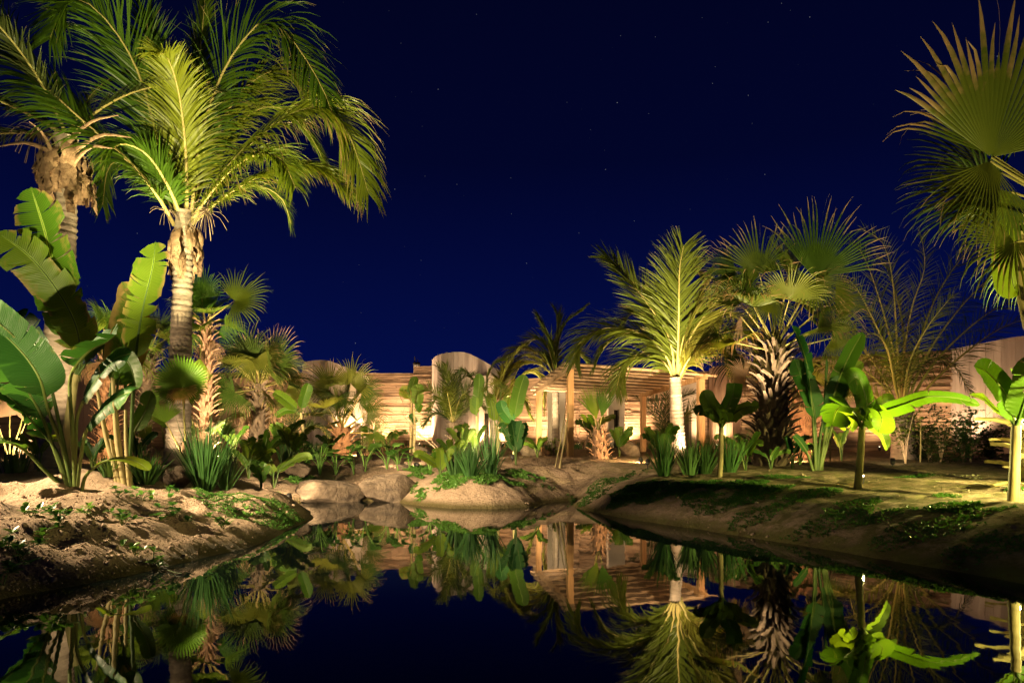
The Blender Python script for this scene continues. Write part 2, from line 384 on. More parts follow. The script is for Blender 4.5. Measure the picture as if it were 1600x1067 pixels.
# ------------------------------------------------------------------ ground, pond
def make_ground():
    xs = np.unique(np.concatenate([np.arange(-7, 7.01, .055), np.arange(-16, -7, .16), np.arange(7, 16, .16), np.arange(-60, -16, 2.0), np.arange(16, 60, 2.0),
                                   [-900, -400, -200, -100, 60, 100, 200, 400, 900]]))
    ys = np.unique(np.concatenate([np.arange(4, 16, .055), np.arange(16, 32, .16), np.arange(-12, 4, .2), np.arange(32, 60, 2), [-300, -100, -40, -20, 60, 100, 200, 400, 1200]]))
    X, Y = np.meshgrid(xs, ys); Z = gz(X, Y)
    n = len(xs); m = len(ys)
    i = np.arange(m-1)[:, None]*n+np.arange(n-1)[None]
    q = np.stack([i, i+1, i+n+1, i+n], -1).reshape(-1, 4)
    b = MB(); b.add(np.stack([X, Y, Z], -1).reshape(-1, 3), q)
    o = b.build('ground', M['ground']); o['kind'] = 'structure'
    w = MB(); w.add([(-14, -12, 0), (14, -12, 0), (14, 17, 0), (-14, 17, 0)], [(0, 1, 2, 3)])
    o = w.build('pond_water', M['water'], smooth=False); o['kind'] = 'structure'
make_ground()

# ------------------------------------------------------------------ plant builders
def feather(mb, rb, pts, nl=60, ll=0.7, wid=0.022, nref=None, droop=0.35, rise=0.15, sweep=50, wind=(0,0,0), rad=0.02, bare=0.12, dry=0.0, drytip=0.35, jit=0.12, seg=5, prof=None):
    """one feather frond: leaflets into mb, stalk into rb"""
    pts = np.asarray(pts, float); n = len(pts)
    u = np.linspace(bare, 1.0, nl)
    d = np.concatenate([[0], np.cumsum(np.linalg.norm(np.diff(pts, axis=0), axis=1))]); d /= d[-1]
    base = np.stack([np.interp(u, d, pts[:, k]) for k in range(3)], 1)
    Tg = np.gradient(pts, axis=0); T = np.stack([np.interp(u, d, Tg[:, k]) for k in range(3)], 1)
    T /= np.linalg.norm(T, axis=1)[:, None]
    ref = np.array([0, 0, 1.0]) if nref is None else nrm(nref)
    S = np.cross(T, ref); S /= np.linalg.norm(S, axis=1)[:, None]+1e-6
    for k in range(1, nl):                       # keep the side direction continuous
        if np.dot(S[k], S[k-1]) < 0: S[k] = -S[k]
    N = np.cross(S, T)
    if prof is None: lp = ll*np.clip(.45+1.6*(u-bare), 0, 1)*np.clip(1.18-u, .12, 1)**.65
    else: lp = ll*np.interp(u, prof[0], prof[1])
    for side in (-1, 1):
        sw = np.radians(sweep*(1-.45*u)+RNG.normal(0, 5, nl)); r = rise*RNG.uniform(.4, 1.5, nl)
        D = S*side*np.sin(sw)[:, None]+T*np.cos(sw)[:, None]+N*r[:, None]+RNG.normal(0, jit, (nl, 3))*.6
        D /= np.linalg.norm(D, axis=1)[:, None]
        L = lp*RNG.uniform(.85, 1.1, nl); step = L/seg
        P_ = base.copy(); rows = []; at = []
        dr = droop*RNG.uniform(.6, 1.5, nl)
        tw = RNG.normal(0, .35, nl)
        for s_ in range(seg+1):
            f = s_/seg
            wv = T-np.sum(T*D, 1)[:, None]*D; wv /= np.linalg.norm(wv, axis=1)[:, None]+1e-6
            bn = np.cross(D, wv); wv = wv*np.cos(tw)[:, None]+bn*np.sin(tw)[:, None]
            hw = wid*.5*(1-f**2.2)*(.55+.45*min(1, f*5))
            rows.append(np.stack([P_-wv*hw, P_+wv*hw], 1))
            at.append(np.full(nl, dry)+drytip*f**3*RNG.uniform(.3, 1.6, nl))
            P_ = P_+D*step[:, None]
            D = D+np.array([0, 0, -1])*(dr*(.35+f))[:, None]*1.6/seg+np.asarray(wind)*(1.6*f/seg)
            D /= np.linalg.norm(D, axis=1)[:, None]
        V = np.stack(rows, 1)                                   # nl, seg+1, 2, 3
        A = np.zeros((nl, seg+1, 2, 3)); A[..., 0] = np.stack(at, 1)[..., None]
        b = np.arange(nl)[:, None]*(seg+1)*2+np.arange(seg)[None]*2
        q = np.stack([b, b+1, b+3, b+2], -1).reshape(-1, 4)
        mb.add(V.reshape(-1, 3), q, a=A.reshape(-1, 3))
    rr = rad*(1-.85*np.linspace(0, 1, n)**.8)
    rb.tube(pts, rr, 6, a=(min(.3, dry), 0, 0), flat=.7)
def frond_part(parent, pts, mat='coco', **k):
    mb, rb = MB(), MB()
    feather(mb, rb, pts, **k)
    f = mb.build('frond', M[mat], parent)
    rb.build('frond_stalk', M['rachis'], f, loc=(0, 0, 0))
    return f
def arc(c, az, el0, L, bend, n=14, side=0.0):
    """frond spine: leaves the crown at azimuth az, elevation el0, bends down by 'bend' radians"""
    p = np.array(c, float); out = [p.copy()]; el = el0
    for k in range(n-1):
        f = k/(n-1); a = az+side*f
        el = el0-bend*f**1.35
        p = p+np.array([math.cos(a)*math.cos(el), math.sin(a)*math.cos(el), math.sin(el)])*L/(n-1)
        out.append(p.copy())
    return np.array(out)
def ringed_trunk(parent, base, top, r0, r1, mat='bark', flare=1.4, rings=40, lean=(0,0), name='trunk', ampl=.09, n=16):
    m = rings*3+1; u = np.linspace(0, 1, m)
    b = np.asarray(base, float); t = np.asarray(top, float)
    pts = b+(t-b)*u[:, None]; pts[:, 0] += lean[0]*np.sin(u*math.pi); pts[:, 1] += lean[1]*np.sin(u*math.pi)
    L = np.linalg.norm(t-b)
    r = r0+(r1-r0)*u; r = r*(1+(flare-1)*np.exp(-u*L/.28))
    ph = (u*rings) % 1.0
    r = r*(1+ampl*(np.abs(ph-.5)*2)**3*RNG.uniform(.3, 1.4, m)+RNG.normal(0, ampl*.22, m))
    mb = MB(); mb.tube(pts, r, n)
    v = mb.v[0]; jit = 1+0.03*fbm(v[:, 0]*9+v[:, 1]*9, v[:, 2]*14, 8, 2)
    return mb.build(name, M[mat], parent)
def boot_mesh(mat, L=.22, w=.10):
    """one cut leaf base, growing along +z, leaning to +x"""
    mb = MB(); rows = []
    for k, (f, ww, off) in enumerate(((0, 1.0, 0), (.35, .85, .03), (.7, .62, .09), (1.0, .5, .17))):
        z = f*L; hw = w*ww*.5; x = off*L/.22; th = .028*(1-.4*f)
        rows += [(x, -hw, z), (x+th, 0, z-.01), (x, hw, z), (x-th*.4, 0, z)]
    q = []
    for k in range(3):
        for j in range(4): q.append((k*4+j, k*4+(j+1) % 4, k*4+4+(j+1) % 4, k*4+4+j))
    q.append((12, 13, 14, 15)); mb.add(rows, q)
    return mesh_of(mb, 'leaf_base', M[mat], False)
BOOTS = {k: boot_mesh(k) for k in ('boot', 'boot_red', 'boot_yel', 'fibre')}
def booted_trunk(parent, base, top, r0, r1, mat='boot', step=.13, per=7, scale=1.0, out=.25):
    """palm trunk wrapped in spiral leaf bases, each its own part"""
    b = np.asarray(base, float)-np.array(parent.location); t = np.asarray(top, float)-np.array(parent.location)
    L = np.linalg.norm(t-b)
    mb = MB(); m = 14; u = np.linspace(-.04, 1, m); mb.tube(b+(t-b)*u[:, None], (r0+(r1-r0)*u)*.86, 12)
    mb.build('trunk', M[mat], parent, loc=(0, 0, 0))
    k = 0; h = 0.0; az = RNG.uniform(0, 6)
    dh = step/per
    while h < L and k < 280:
        f = h/L; r = r0+(r1-r0)*f
        c = b+(t-b)*f
        s = scale*RNG.uniform(.8, 1.2)
        Mx = Matrix.Translation(Vector(c)+Vector((math.cos(az)*r*.86, math.sin(az)*r*.86, 0))) @ Matrix.Rotation(az, 4, 'Z') @ Matrix.Rotation(out+RNG.normal(0, .12), 4, 'Y') @ Matrix.Rotation(RNG.normal(0, .22), 4, 'X') @ Matrix.Scale(s, 4)
        inst('leaf_base', BOOTS[mat], parent, Mx)
        az += 2.399963+RNG.normal(0, .08); h += dh; k += 1
def fan_blade(mb, hub, axis, normal, R, nseg=40, span=225, joined=.42, droop=.25, cup=.25, dry=0.0, drytip=.5, wind=(0,0,0), ragged=.16, fold=0.0):
    A = nrm(axis); C = np.asarray(normal, float); C = nrm(C-A*np.dot(A, C)); B = np.cross(C, A)
    hub = np.asarray(hub, float); K = 8
    th = np.radians(np.linspace(-span/2, span/2, nseg)); dth = np.radians(span/nseg)
    Rl = R*(.78+.22*np.cos(th*.75))*RNG.uniform(1-ragged, 1+ragged*.4, nseg)
    fr = np.linspace(0.02, 1, K+1)
    rows = []; at = []
    dr = droop*RNG.uniform(.4, 1.8, nseg)+np.where(RNG.random(nseg) < .14, RNG.uniform(.3, 1.1, nseg), 0); off = RNG.normal(0, .09, nseg); gone = np.where(RNG.random(nseg) < .07, 0.0, 1.0)
    D0 = A[None]*np.cos(th)[:, None]+B[None]*np.sin(th)[:, None]
    # cupping: outer segments come forward, costa bends back
    D0 = D0+C[None]*(cup*(1-np.cos(th))*.6+fold*np.abs(np.sin(th)))[:, None]; D0 /= np.linalg.norm(D0, axis=1)[:, None]
    Pp = np.tile(hub, (nseg, 1)).astype(float); D = D0.copy(); prev = 0
    for k, f in enumerate(fr):
        Pp = Pp+D*(Rl*(f-prev))[:, None]; prev = f
        W_ = -A[None]*np.sin(th)[:, None]+B[None]*np.cos(th)[:, None]
        full = Rl*f*math.tan(dth/2)*1.04
        if f > joined:
            g = (f-joined)/(1-joined); hw = Rl*joined*math.tan(dth/2)*(1-g**2)*.95*gone+.0012
        else: hw = full; g = 0
        ridge = hw*.8
        rows.append(np.stack([Pp-W_*np.broadcast_to(hw, (nseg,))[:, None], Pp+C*np.broadcast_to(ridge, (nseg,))[:, None], Pp+W_*np.broadcast_to(hw, (nseg,))[:, None]], 1))
        at.append(np.full(nseg, dry)+drytip*np.clip((f-.45)/.55, 0, 1)**1.3*RNG.uniform(.4, 1.3, nseg))
        D = D+np.array([0, 0, -1])[None]*(dr*g*g*1.8+.02*f)[:, None]+np.asarray(wind)[None]*g*.25+W_*(off*g)[:, None]
        D /= np.linalg.norm(D, axis=1)[:, None]
    V = np.stack(rows, 1); nK = K+1
    Aa = np.zeros((nseg, nK, 3, 3)); Aa[..., 0] = np.stack(at, 1)[..., None]
    b = np.arange(nseg)[:, None]*nK*3+np.arange(K)[None]*3
    q = np.concatenate([np.stack([b, b+1, b+4, b+3], -1).reshape(-1, 4), np.stack([b+1, b+2, b+5, b+4], -1).reshape(-1, 4)])
    mb.add(V.reshape(-1, 3), q, a=Aa.reshape(-1, 3))
def fan_part(parent, start, hub, R, mat='fan', axis=None, normal=None, rad=.016, sag=.0, **k):
    """fan leaf on its stalk from the trunk top to the hub"""
    start = np.asarray(start, float); hub = np.asarray(hub, float)
    if axis is None: axis = hub-start
    if normal is None: normal = (0, 0, 1)
    mb = MB(); fan_blade(mb, hub, axis, normal, R, **k)
    o = mb.build('fan_leaf', M[mat], parent)
    rb = MB(); mid = (start+hub)/2+np.array([0, 0, sag]); rb.tube(curve([start, mid, hub], 8), np.linspace(rad*1.5, rad*.7, 8), 6, flat=.6)
    rb.build('leaf_stalk', M['dry_fan' if k.get('dry', 0) > .6 else 'rachis'], o, loc=(0, 0, 0))
    return o
def fan_crown(parent, top, nleaf, stalk, R, mat='fan', el=(-.5, 1.3), dead=5, drytip=.5, az0=0.0, **k):
    """a full crown of fan leaves on one trunk top"""
    top = np.asarray(top, float)
    for i in range(nleaf):
        f = (i+.5)/nleaf; az = az0+i*2.399963+RNG.normal(0, .15); e = el[1]+(el[0]-el[1])*f+RNG.normal(0, .08)
        d = np.array([math.cos(az)*math.cos(e), math.sin(az)*math.cos(e), math.sin(e)])
        s = stalk*RNG.uniform(.8, 1.15)
        hub = top+d*s+np.array([0, 0, -.12*s*math.cos(e)])
        ax = nrm(d+np.array([0, 0, -.25-.2*f])); up = np.array([0, 0, 1.0]); hz = np.array([-math.sin(az), math.cos(az), 0]); rl = RNG.normal(0, .75); un = nrm(np.cross(ax, hz)); un = un if un[2] > 0 else -un; nr = un*math.cos(rl)+hz*math.sin(rl)
        if abs(np.dot(nr, ax)) > .9: nr = np.array([-math.sin(az), math.cos(az), .2])
        fan_part(parent, top-np.array([0, 0, .15*f]), hub, R*RNG.uniform(.85, 1.1), mat, axis=ax, normal=nr, drytip=drytip*RNG.uniform(.5, 1.3), droop=.35+.35*f, joined=.32, fold=.22, span=205, **k)
    for i in range(dead):
        az = az0+i*2.1+RNG.normal(0, .3); e = -1.0+RNG.normal(0, .15)
        d = np.array([math.cos(az)*math.cos(e), math.sin(az)*math.cos(e), math.sin(e)])
        hub = top-np.array([0, 0, .12])+d*stalk*.75
        fan_part(parent, top-np.array([0, 0, .2]), hub, R*.85, 'dry_fan', axis=nrm(d+np.array([0, 0, -.9])), normal=nrm(np.array([math.cos(az), math.sin(az), .4])), span=130, droop=.9, dry=.9, nseg=24, joined=.3)
def blade(mb, spine, width, ref=(0,-1,.2), fold=.35, tears=5, petiole=.18, pr=.018, dry=0.0, edge=.15, curl=.0, n=44, K=4, shape=(.18,.75), sag=.25, tb=None, twist=0.0, sweep=.35):
    """banana-type leaf: spine runs from the stem; first 'petiole' share is bare stalk"""
    sp = curve(spine, n+14); m0 = int((n+14)*petiole); m0 = max(1, m0)
    (tb or mb).tube(sp[:m0+2], np.linspace(pr*1.5, pr, m0+2), 6, a=(0, 0, 0), flat=.7)
    s = sp[m0:]; m = len(s); u = np.linspace(0, 1, m)
    (tb or mb).tube(s, pr*(1-.8*u), 5, cap=False, a=(0, 0, 0))
    T = np.gradient(s, axis=0); T /= np.linalg.norm(T, axis=1)[:, None]
    Rf = nrm(ref); S = np.cross(T, Rf[None]); S /= np.linalg.norm(S, axis=1)[:, None]+1e-6
    for k in range(1, m):
        if np.dot(S[k], S[k-1]) < 0: S[k] = -S[k]
    N = np.cross(S, T)
    a, b_ = shape
    w = width*.5*np.where(u < a, np.sin(u/a*math.pi/2)**.6, np.where(u > b_, np.cos((u-b_)/(1-b_)*math.pi/2)**.62, 1.0)); w = np.maximum(w, .004)
    for side in (-1, 1):
        cuts = sorted(RNG.choice(np.arange(4, m-3), size=min(tears, m-8), replace=False)) if tears else []
        bounds = [0]+[int(c) for c in cuts]+[m-1]
        for g in range(len(bounds)-1):
            i0, i1 = bounds[g], bounds[g+1]
            if i1 <= i0: continue
            idx = np.arange(i0, i1+1); L = len(idx)
            gd = RNG.uniform(-.6, 1)*sag*(1.3 if tears > 3 else .6)
            sh = RNG.uniform(.80, 1.03) if (tears > 3 and L < 10) else 1.0
            fr = np.linspace(0, 1, K+1); V = np.zeros((L, K+1, 3)); A = np.zeros((L, K+1, 3))
            fo = fold+RNG.normal(0, .06)
            for k, f in enumerate(fr):
                ww = w[idx]*f*sh
                # shrink towards the strip's middle so torn edges part
                mid = (i0+i1)/2; pull = (idx-mid)/max(1, L)*(.42*f*f if len(cuts) else 0)
                ii = np.clip(idx-pull*2, 0, m-1)
                Bp = np.stack([np.interp(ii, np.arange(m), s[:, c]) for c in range(3)], 1)
                lat = S[idx]*side*(1-.12*fo*fo)+N[idx]*(fo)+T[idx]*sweep*f
                V[:, k] = Bp+lat*ww[:, None]+np.array([0, 0, -1.0])*(ww*f*(sag*.5+gd*f))[:, None]+N[idx]*(.035*width*f*np.sin(idx*1.9+side))[:, None]*.35
                if curl: V[:, k] += -N[idx]*(curl*ww*f*f)[:, None]
                A[:, k, 0] = dry+edge*f**3*RNG.uniform(0, 1.6); A[:, k, 1] = u[idx]-f*.03; A[:, k, 2] = f
            q0 = np.arange(L-1)[:, None]*(K+1)+np.arange(K)[None]
            q = np.stack([q0, q0+1, q0+K+2, q0+K+1], -1).reshape(-1, 4)
            mb.add(V.reshape(-1, 3), q, a=A.reshape(-1, 3))
def leaf_part(parent, spine, width, mat='banana', name='leaf', label=None, **k):
    mb = MB(); tb = MB(); blade(mb, spine, width, tb=tb, **k)
    o = mb.build(name, M[mat], parent); tb.build('leaf_stalk', M['stem'], o, loc=(0, 0, 0))
    if label: o['label'] = label
    return o
def stem_part(parent, pts, r, mat='banana_trunk', name='stem', n=10):
    mb = MB(); c = curve(pts, 16); mb.tube(c, np.interp(np.linspace(0, 1, 16), np.linspace(0, 1, len(r)), r)*(1+RNG.normal(0, .02, 16)), n)
    return mb.build(name, M[mat], parent)
def PP(seq, d):
    """list of (px, py[, depth offset]) -> world points"""
    return [P(s[0], s[1], d+(s[2] if len(s) > 2 else 0)) for s in seq]
def heart_mesh():
    """elephant-ear blade, 1 unit long, hanging along -x.. from the stalk joint at the origin, facing +z"""
    mb = MB(); n = 14; K = 3; u = np.linspace(0, 1, n)
    w = np.array([.22,.36,.45,.48,.47,.44,.40,.35,.29,.23,.17,.11,.05,.005])
    for side in (-1, 1):
        V = np.zeros((n, K+1, 3)); A = np.zeros((n, K+1, 3))
        for k in range(K+1):
            f = k/K
            V[:, k, 0] = u-.18*f*np.exp(-u*5)*1.6; V[:, k, 1] = side*w*f; V[:, k, 2] = .14*f+.05*np.sin(u*9+side)*f-.28*u*u
            A[:, k, 1] = u+f*.08; A[:, k, 2] = f
        q0 = np.arange(n-1)[:, None]*(K+1)+np.arange(K)[None]
        mb.add(V.reshape(-1, 3), np.stack([q0, q0+1, q0+K+2, q0+K+1], -1).reshape(-1, 4), a=A.reshape(-1, 3))
    return mesh_of(mb, 'leaf', M['aloc'])
HEART = heart_mesh()
def elephant_ear(base, h, n, size, label, group=None, spread=.5):
    t = empty('elephant_ear_plant', base, label, 'plant', group)
    for i in range(n):
        az = RNG.uniform(0, 6.283); r = spread*h*RNG.uniform(.25, 1); z = h*RNG.uniform(.55, 1.05)
        tip = np.array([math.cos(az)*r, math.sin(az)*r, z])
        sb = MB(); sb.tube(curve([(0, 0, -.05), (tip[0]*.35, tip[1]*.35, z*.6), tip], 7), np.linspace(.012, .006, 7), 5)
        sb.build('leaf_stalk', M['aloc'], t, loc=(0, 0, 0))
        s = size*RNG.uniform(.7, 1.15)
        el = RNG.uniform(-.3, .9); az2 = az+RNG.normal(0, .4)
        Mx = Matrix.Translation(tip) @ Matrix.Rotation(az2, 4, 'Z') @ Matrix.Rotation(el*-1.0, 4, 'Y') @ Matrix.Rotation(RNG.normal(0, .3), 4, 'X') @ Matrix.Scale(s, 4)
        inst('leaf', HEART, t, Mx)
    return t
def paddle_plant(name, base, n, h, ll, lw, mat, label, cat='plant', group=None, lean=.5, az0=0, tears=3, stems=False, axis_bias=None):
    """clump of upright paddle leaves on long stalks (bird of paradise, young banana)"""
    t = empty(name, base, label, cat, group); b = np.array(base)
    for i in range(n):
        az = az0+i*2.4+RNG.normal(0, .25); ln = lean*RNG.uniform(.3, 1.2); hh = h*RNG.uniform(.7, 1.05); L = ll*RNG.uniform(.8, 1.15)
        d = np.array([math.cos(az), math.sin(az)*.8, 0])
        p1 = b+d*hh*ln*.25+np.array([0, 0, hh*.55]); p2 = b+d*hh*ln*.6+np.array([0, 0, hh])
        p3 = p2+d*L*ln*.9+np.array([0, 0, L*(.55-.35*ln)]); p4 = p3+d*L*.35*ln+np.array([0, 0, L*.1*(1-2.6*ln)])
        pet = hh/(hh+L)
        nr = np.array([-d[0]*.5, -1 if RNG.random() < .8 else 1, .5])
        leaf_part(t, [b-np.array([0, 0, .04]), p1, p2, p3, p4], lw*RNG.uniform(.8, 1.15), mat, ref=nr, tears=tears+2, petiole=pet*.92, pr=.011, sag=.2, fold=.25, edge=.4)
    return t
def grass_clump(base, n, h, label, spread=.5, w=.012, group=None, name='spiky_grass', mat='grass', r=.08):
    b = np.array(base); mb = MB(); K = 5
    az = RNG.uniform(0, 6.283, n); ln = RNG.uniform(.02, spread, n); hh = h*RNG.uniform(.6, 1.1, n)
    st = np.stack([np.cos(az), np.sin(az), 0*az], 1)*RNG.uniform(0, r, n)[:, None]
    D = np.stack([np.cos(az)*ln, np.sin(az)*ln, np.ones(n)], 1); D /= np.linalg.norm(D, axis=1)[:, None]
    Wv = np.stack([-np.sin(az+RNG.normal(0, .8, n)), np.cos(az), 0*az], 1); rows = []; Pp = b+st
    at = []
    for k in range(K+1):
        f = k/K; hw = w*.5*(1-f**2)+.0005
        rows.append(np.stack([Pp-Wv*hw, Pp+Wv*hw], 1)); at.append(np.full(n, .35*f**3)*RNG.uniform(0, 1.5, n))
        Pp = Pp+D*(hh/K)[:, None]; D = D+np.array([0, 0, -1])*(ln*.13)[:, None]; D /= np.linalg.norm(D, axis=1)[:, None]
    V = np.stack(rows, 1); A = np.zeros((n, K+1, 2, 3)); A[..., 0] = np.stack(at, 1)[..., None]
    q0 = np.arange(n)[:, None]*(K+1)*2+np.arange(K)[None]*2
    mb.add(V.reshape(-1, 3)-b, np.stack([q0, q0+1, q0+3, q0+2], -1).reshape(-1, 4), a=A.reshape(-1, 3))
    o = mb.build(name, M[mat], loc=tuple(base)); tag(o, label, 'grass clump', group); return o
def sprig_leaves(mb, c, n, s, up=.5, mat=None):
    """n small oval leaves around a point"""
    c = np.asarray(c, float)
    az = RNG.uniform(0, 6.283, n); el = RNG.uniform(-.1, 1.1, n)*up
    D = np.stack([np.cos(az)*np.cos(el), np.sin(az)*np.cos(el), np.sin(el)], 1)
    W_ = np.stack([-np.sin(az), np.cos(az), RNG.normal(0, .3, n)], 1); L = s*RNG.uniform(.6, 1.2, n)
    N_ = np.cross(D, W_)
    p = [c+D*(L*.05)[:, None], c+D*(L*.5)[:, None]-W_*(L*.24)[:, None]+N_*(L*.08)[:, None], c+D*L[:, None]-np.array([0,0,1])*(L*.12)[:, None], c+D*(L*.5)[:, None]+W_*(L*.24)[:, None]+N_*(L*.08)[:, None]]
    V = np.stack(p, 1); q = np.arange(n)[:, None]*4+np.arange(4)[None]
    mb.add(V.reshape(-1, 3), q, a=(0, 0, .5))
def boulder(base, sx, sy, sz, label, seed, rot=0, group=None, sink=.2, name='boulder'):
    n, m = 56, 34; th = np.linspace(0, 2*math.pi, n, endpoint=False); ph = np.linspace(-math.pi/2, math.pi/2, m)
    T_, P_ = np.meshgrid(th, ph); x = np.cos(T_)*np.cos(P_); y = np.sin(T_)*np.cos(P_); z = np.sin(P_)
    # squarish, faceted form
    e = .8; x = np.sign(x)*np.abs(x)**e; y = np.sign(y)*np.abs(y)**e; z = np.sign(z)*np.abs(z)**.8
    rg = np.random.default_rng(seed)
    rr = 1+.35*fbm(x*1.3+seed*5+z, y*1.3+z*1.3, seed, 4)+.06*fbm(x*6+z*4, y*6-z*3, seed+3, 3)
    q_ = np.stack([x*rr, y*rr, z*rr], -1)
    for _ in range(9):
        nv = nrm(rg.normal(0, 1, 3)); over = np.maximum(q_ @ nv-rg.uniform(.62, .85), 0); q_ = q_-over[..., None]*nv*.9
    x, y, z, rr = q_[..., 0], q_[..., 1], q_[..., 2], 1.0
    c, s = math.cos(rot), math.sin(rot)
    X = x*rr*sx*1.12; Y = y*rr*sy*1.1; Z = z*rr*sz*1.12
    V = np.stack([X*c-Y*s, X*s+Y*c, Z+sz*(1-sink*2)], -1).reshape(-1, 3)
    i = np.arange(m-1)[:, None]*n; j = np.arange(n)[None]; q = np.stack([i+j, i+(j+1) % n, i+n+(j+1) % n, i+n+j], -1).reshape(-1, 4)
    mb = MB(); mb.add(V, q); o = mb.build(name, M['rock'], loc=tuple(base)); tag(o, label, 'boulder', group); return o
def uplight(px, d, target, power, color, label, angle=110, z=.0, fix=True, off=.12, rad=.04, world=None):
    """small ground spotlight: stake, tilted housing, glowing lens, and the light it gives"""
    b = G(px, d) if world is None else Vector((world[0], world[1], g1(world[0], world[1])))
    b.z += z; dr = (Vector(target)-b).normalized()
    t = empty('garden_spotlight', b, label, 'spotlight', 'garden spotlights')
    q = dr.to_track_quat('Z', 'Y').to_matrix()
    st = MB(); st.tube([(0, 0, -.08), (0, 0, .07)], .012, 6); st.build('stake', M['metal'], t, loc=(0, 0, 0))
    hb = MB(); c = Vector((0, 0, .08)); hb.tube([c-dr*.05, c-dr*.03, c+dr*.06, c+dr*.075], [.02, .045, .05, .05], 12); h = hb.build('housing', M['metal'], t, loc=(0, 0, 0))
    lb = MB(); lb.tube([c+dr*.076, c+dr*.08], .036, 12); lb.build('lens', M['lamp'], h, loc=(0, 0, 0))
    return spot(b+c+dr*off, target, power, color, angle, .7, rad)
# ------------------------------------------------------------------ walls
def ribbed_wall(pts, top, label, ch=.115, th=.22):
    """long wall of rough horizontal courses; pts: list of (x, y) plan points, top: height"""
    t = empty('ribbed_wall', (pts[0][0], pts[0][1], .6), label, 'wall')
    core = MB(); cs = MB(); nb = int((top-.75)/ch)
    for k in range(len(pts)-1):
        a = np.array(pts[k], float); b = np.array(pts[k+1], float); L = np.linalg.norm(b-a); an = math.atan2(b[1]-a[1], b[0]-a[0])
        R_ = Matrix.Rotation(an, 3, 'Z'); nv = np.array([math.sin(an), -math.cos(an)])   # front side (towards -y for +x walls)
        mid = (a+b)/2
        core.box((mid[0]-nv[0]*th/2, mid[1]-nv[1]*th/2, (top-.02+.5)/2), (L, th, top-.02-.5), R_)
        for r in range(nb+1):
            u = -RNG.uniform(0, .8)
            while u < L:
                w = RNG.uniform(1.2, 3.6); u0 = max(u, 0); u1 = min(u+w, L)
                if u1-u0 > .05:
                    z = .70+r*ch+RNG.normal(0, .008); h = ch*RNG.uniform(.55, .93); pr = RNG.uniform(.015, .085)
                    if z+h/2 < top+.02:
                        c = a+(b-a)/L*(u0+u1)/2+nv*(pr/2-.002)
                        cs.box((c[0], c[1], z), (u1-u0-.012, pr, h), R_ @ Matrix.Rotation(RNG.normal(0, .004), 3, 'Y'), jit=.012)
                u += w
    core.build('wall_core', M['rib_wall'], t, smooth=False)
    o = cs.build('courses', M['rib_wall'], t, smooth=False); o['kind'] = 'stuff'
    return t
def board_wall(pts, tops, label, mat='board', bw=.24, th=.3, bottom=.6, name='curved_wall', lower=None):
    """curved board-formed wall; boards are single upright panels. pts plan points (x,y), tops height at each, lower = bottom heights"""
    t = empty(name, (pts[0][0], pts[0][1], .6), label, 'wall')
    c = curve([(p[0], p[1], z) for p, z in zip(pts, tops)], 200)
    lw = curve([(p[0], p[1], z) for p, z in zip(pts, lower)], 200)[:, 2] if lower else np.full(200, bottom)
    d = np.concatenate([[0], np.cumsum(np.linalg.norm(np.diff(c[:, :2], axis=0), axis=1))]); u = 0
    while u < d[-1]-.03:
        w = bw*RNG.uniform(.8, 1.2); u1 = min(u+w, d[-1])
        A = [np.interp(u+.004, d, c[:, k]) for k in range(3)]; B = [np.interp(u1-.004, d, c[:, k]) for k in range(3)]
        lz = max(np.interp((u+u1)/2, d, lw), bottom); pr = RNG.uniform(0, .014)
        an = math.atan2(B[1]-A[1], B[0]-A[0]); nx, ny = math.sin(an), -math.cos(an)
        f = lambda p, o: (p[0]+nx*o, p[1]+ny*o)
        mb = MB(); v = []
        for z in ('lo', 'hi'):
            for p, o in ((A, pr), (B, pr), (B, -th), (A, -th)):
                x, y = f(p, o); v.append((x, y, lz if z == 'lo' else p[2]+RNG.uniform(-.004, .004)))
        mb.add(v, [(0, 3, 2, 1), (4, 5, 6, 7), (0, 1, 5, 4), (1, 2, 6, 5), (2, 3, 7, 6), (3, 0, 4, 7)])
        mb.build('board', M[mat], t, smooth=False); u = u1
    return t
def W2(px, d): return ((px-800)/FOC*d, d)
zt = lambda py, d: EYE-(py-HOR)/FOC*d
ribbed_wall([W2(-250, 26), W2(60, 29), W2(300, 30), W2(648, 30)], zt(582, 30), 'long ribbed garden wall lit from below, left of the tall pale curved wall')
ribbed_wall([W2(646, 29.6), W2(690, 29.4)], zt(571, 29.5), 'short taller pier of ribbed wall just left of the tall pale curved wall')
ribbed_wall([W2(740, 29.8), W2(905, 28.5), W2(1010, 28.5)], zt(590, 29), 'ribbed wall behind the pergola with pale door surrounds in front')
ribbed_wall([W2(1000, 28.3), W2(1130, 27)], zt(582, 28), 'ribbed wall seen between the lit coconut palm and the pergola corner')
ribbed_wall([W2(1140, 26), W2(1300, 24), W2(1495, 22.3)], zt(547, 22.6), 'ribbed wall behind the booted fan palm, left of the slanting plank wall')
board_wall([W2(473, 28.3), W2(483, 27.2), W2(510, 26.9), W2(540, 28.6), W2(567, 29.6)], [zt(568, 28)]*3+[zt(573, 28.5), zt(583, 29.6)], 'curved board-marked wall behind the short fan palm, warm light on its foot',
           lower=[.6, .6, .6, .6, 1.15+.9], bw=.27)
board_wall([W2(675, 29), W2(684, 28.0), W2(702, 27.6), W2(728, 28), W2(752, 29), W2(778, 30), W2(800, 30.4)], [zt(562, 29), zt(555, 28), zt(551, 27.7), zt(551, 28), zt(562, 29), zt(577, 30), zt(586, 30.4)],
           'tall pale curved wall rising highest in the middle, with a dark stain', bw=.27)
board_wall([W2(1108, 26.8), W2(1120, 26), W2(1145, 25.6), W2(1170, 26)], [zt(572, 26)]*4, 'tan upright-board wall bay right of the pergola', 'board_warm', .24)
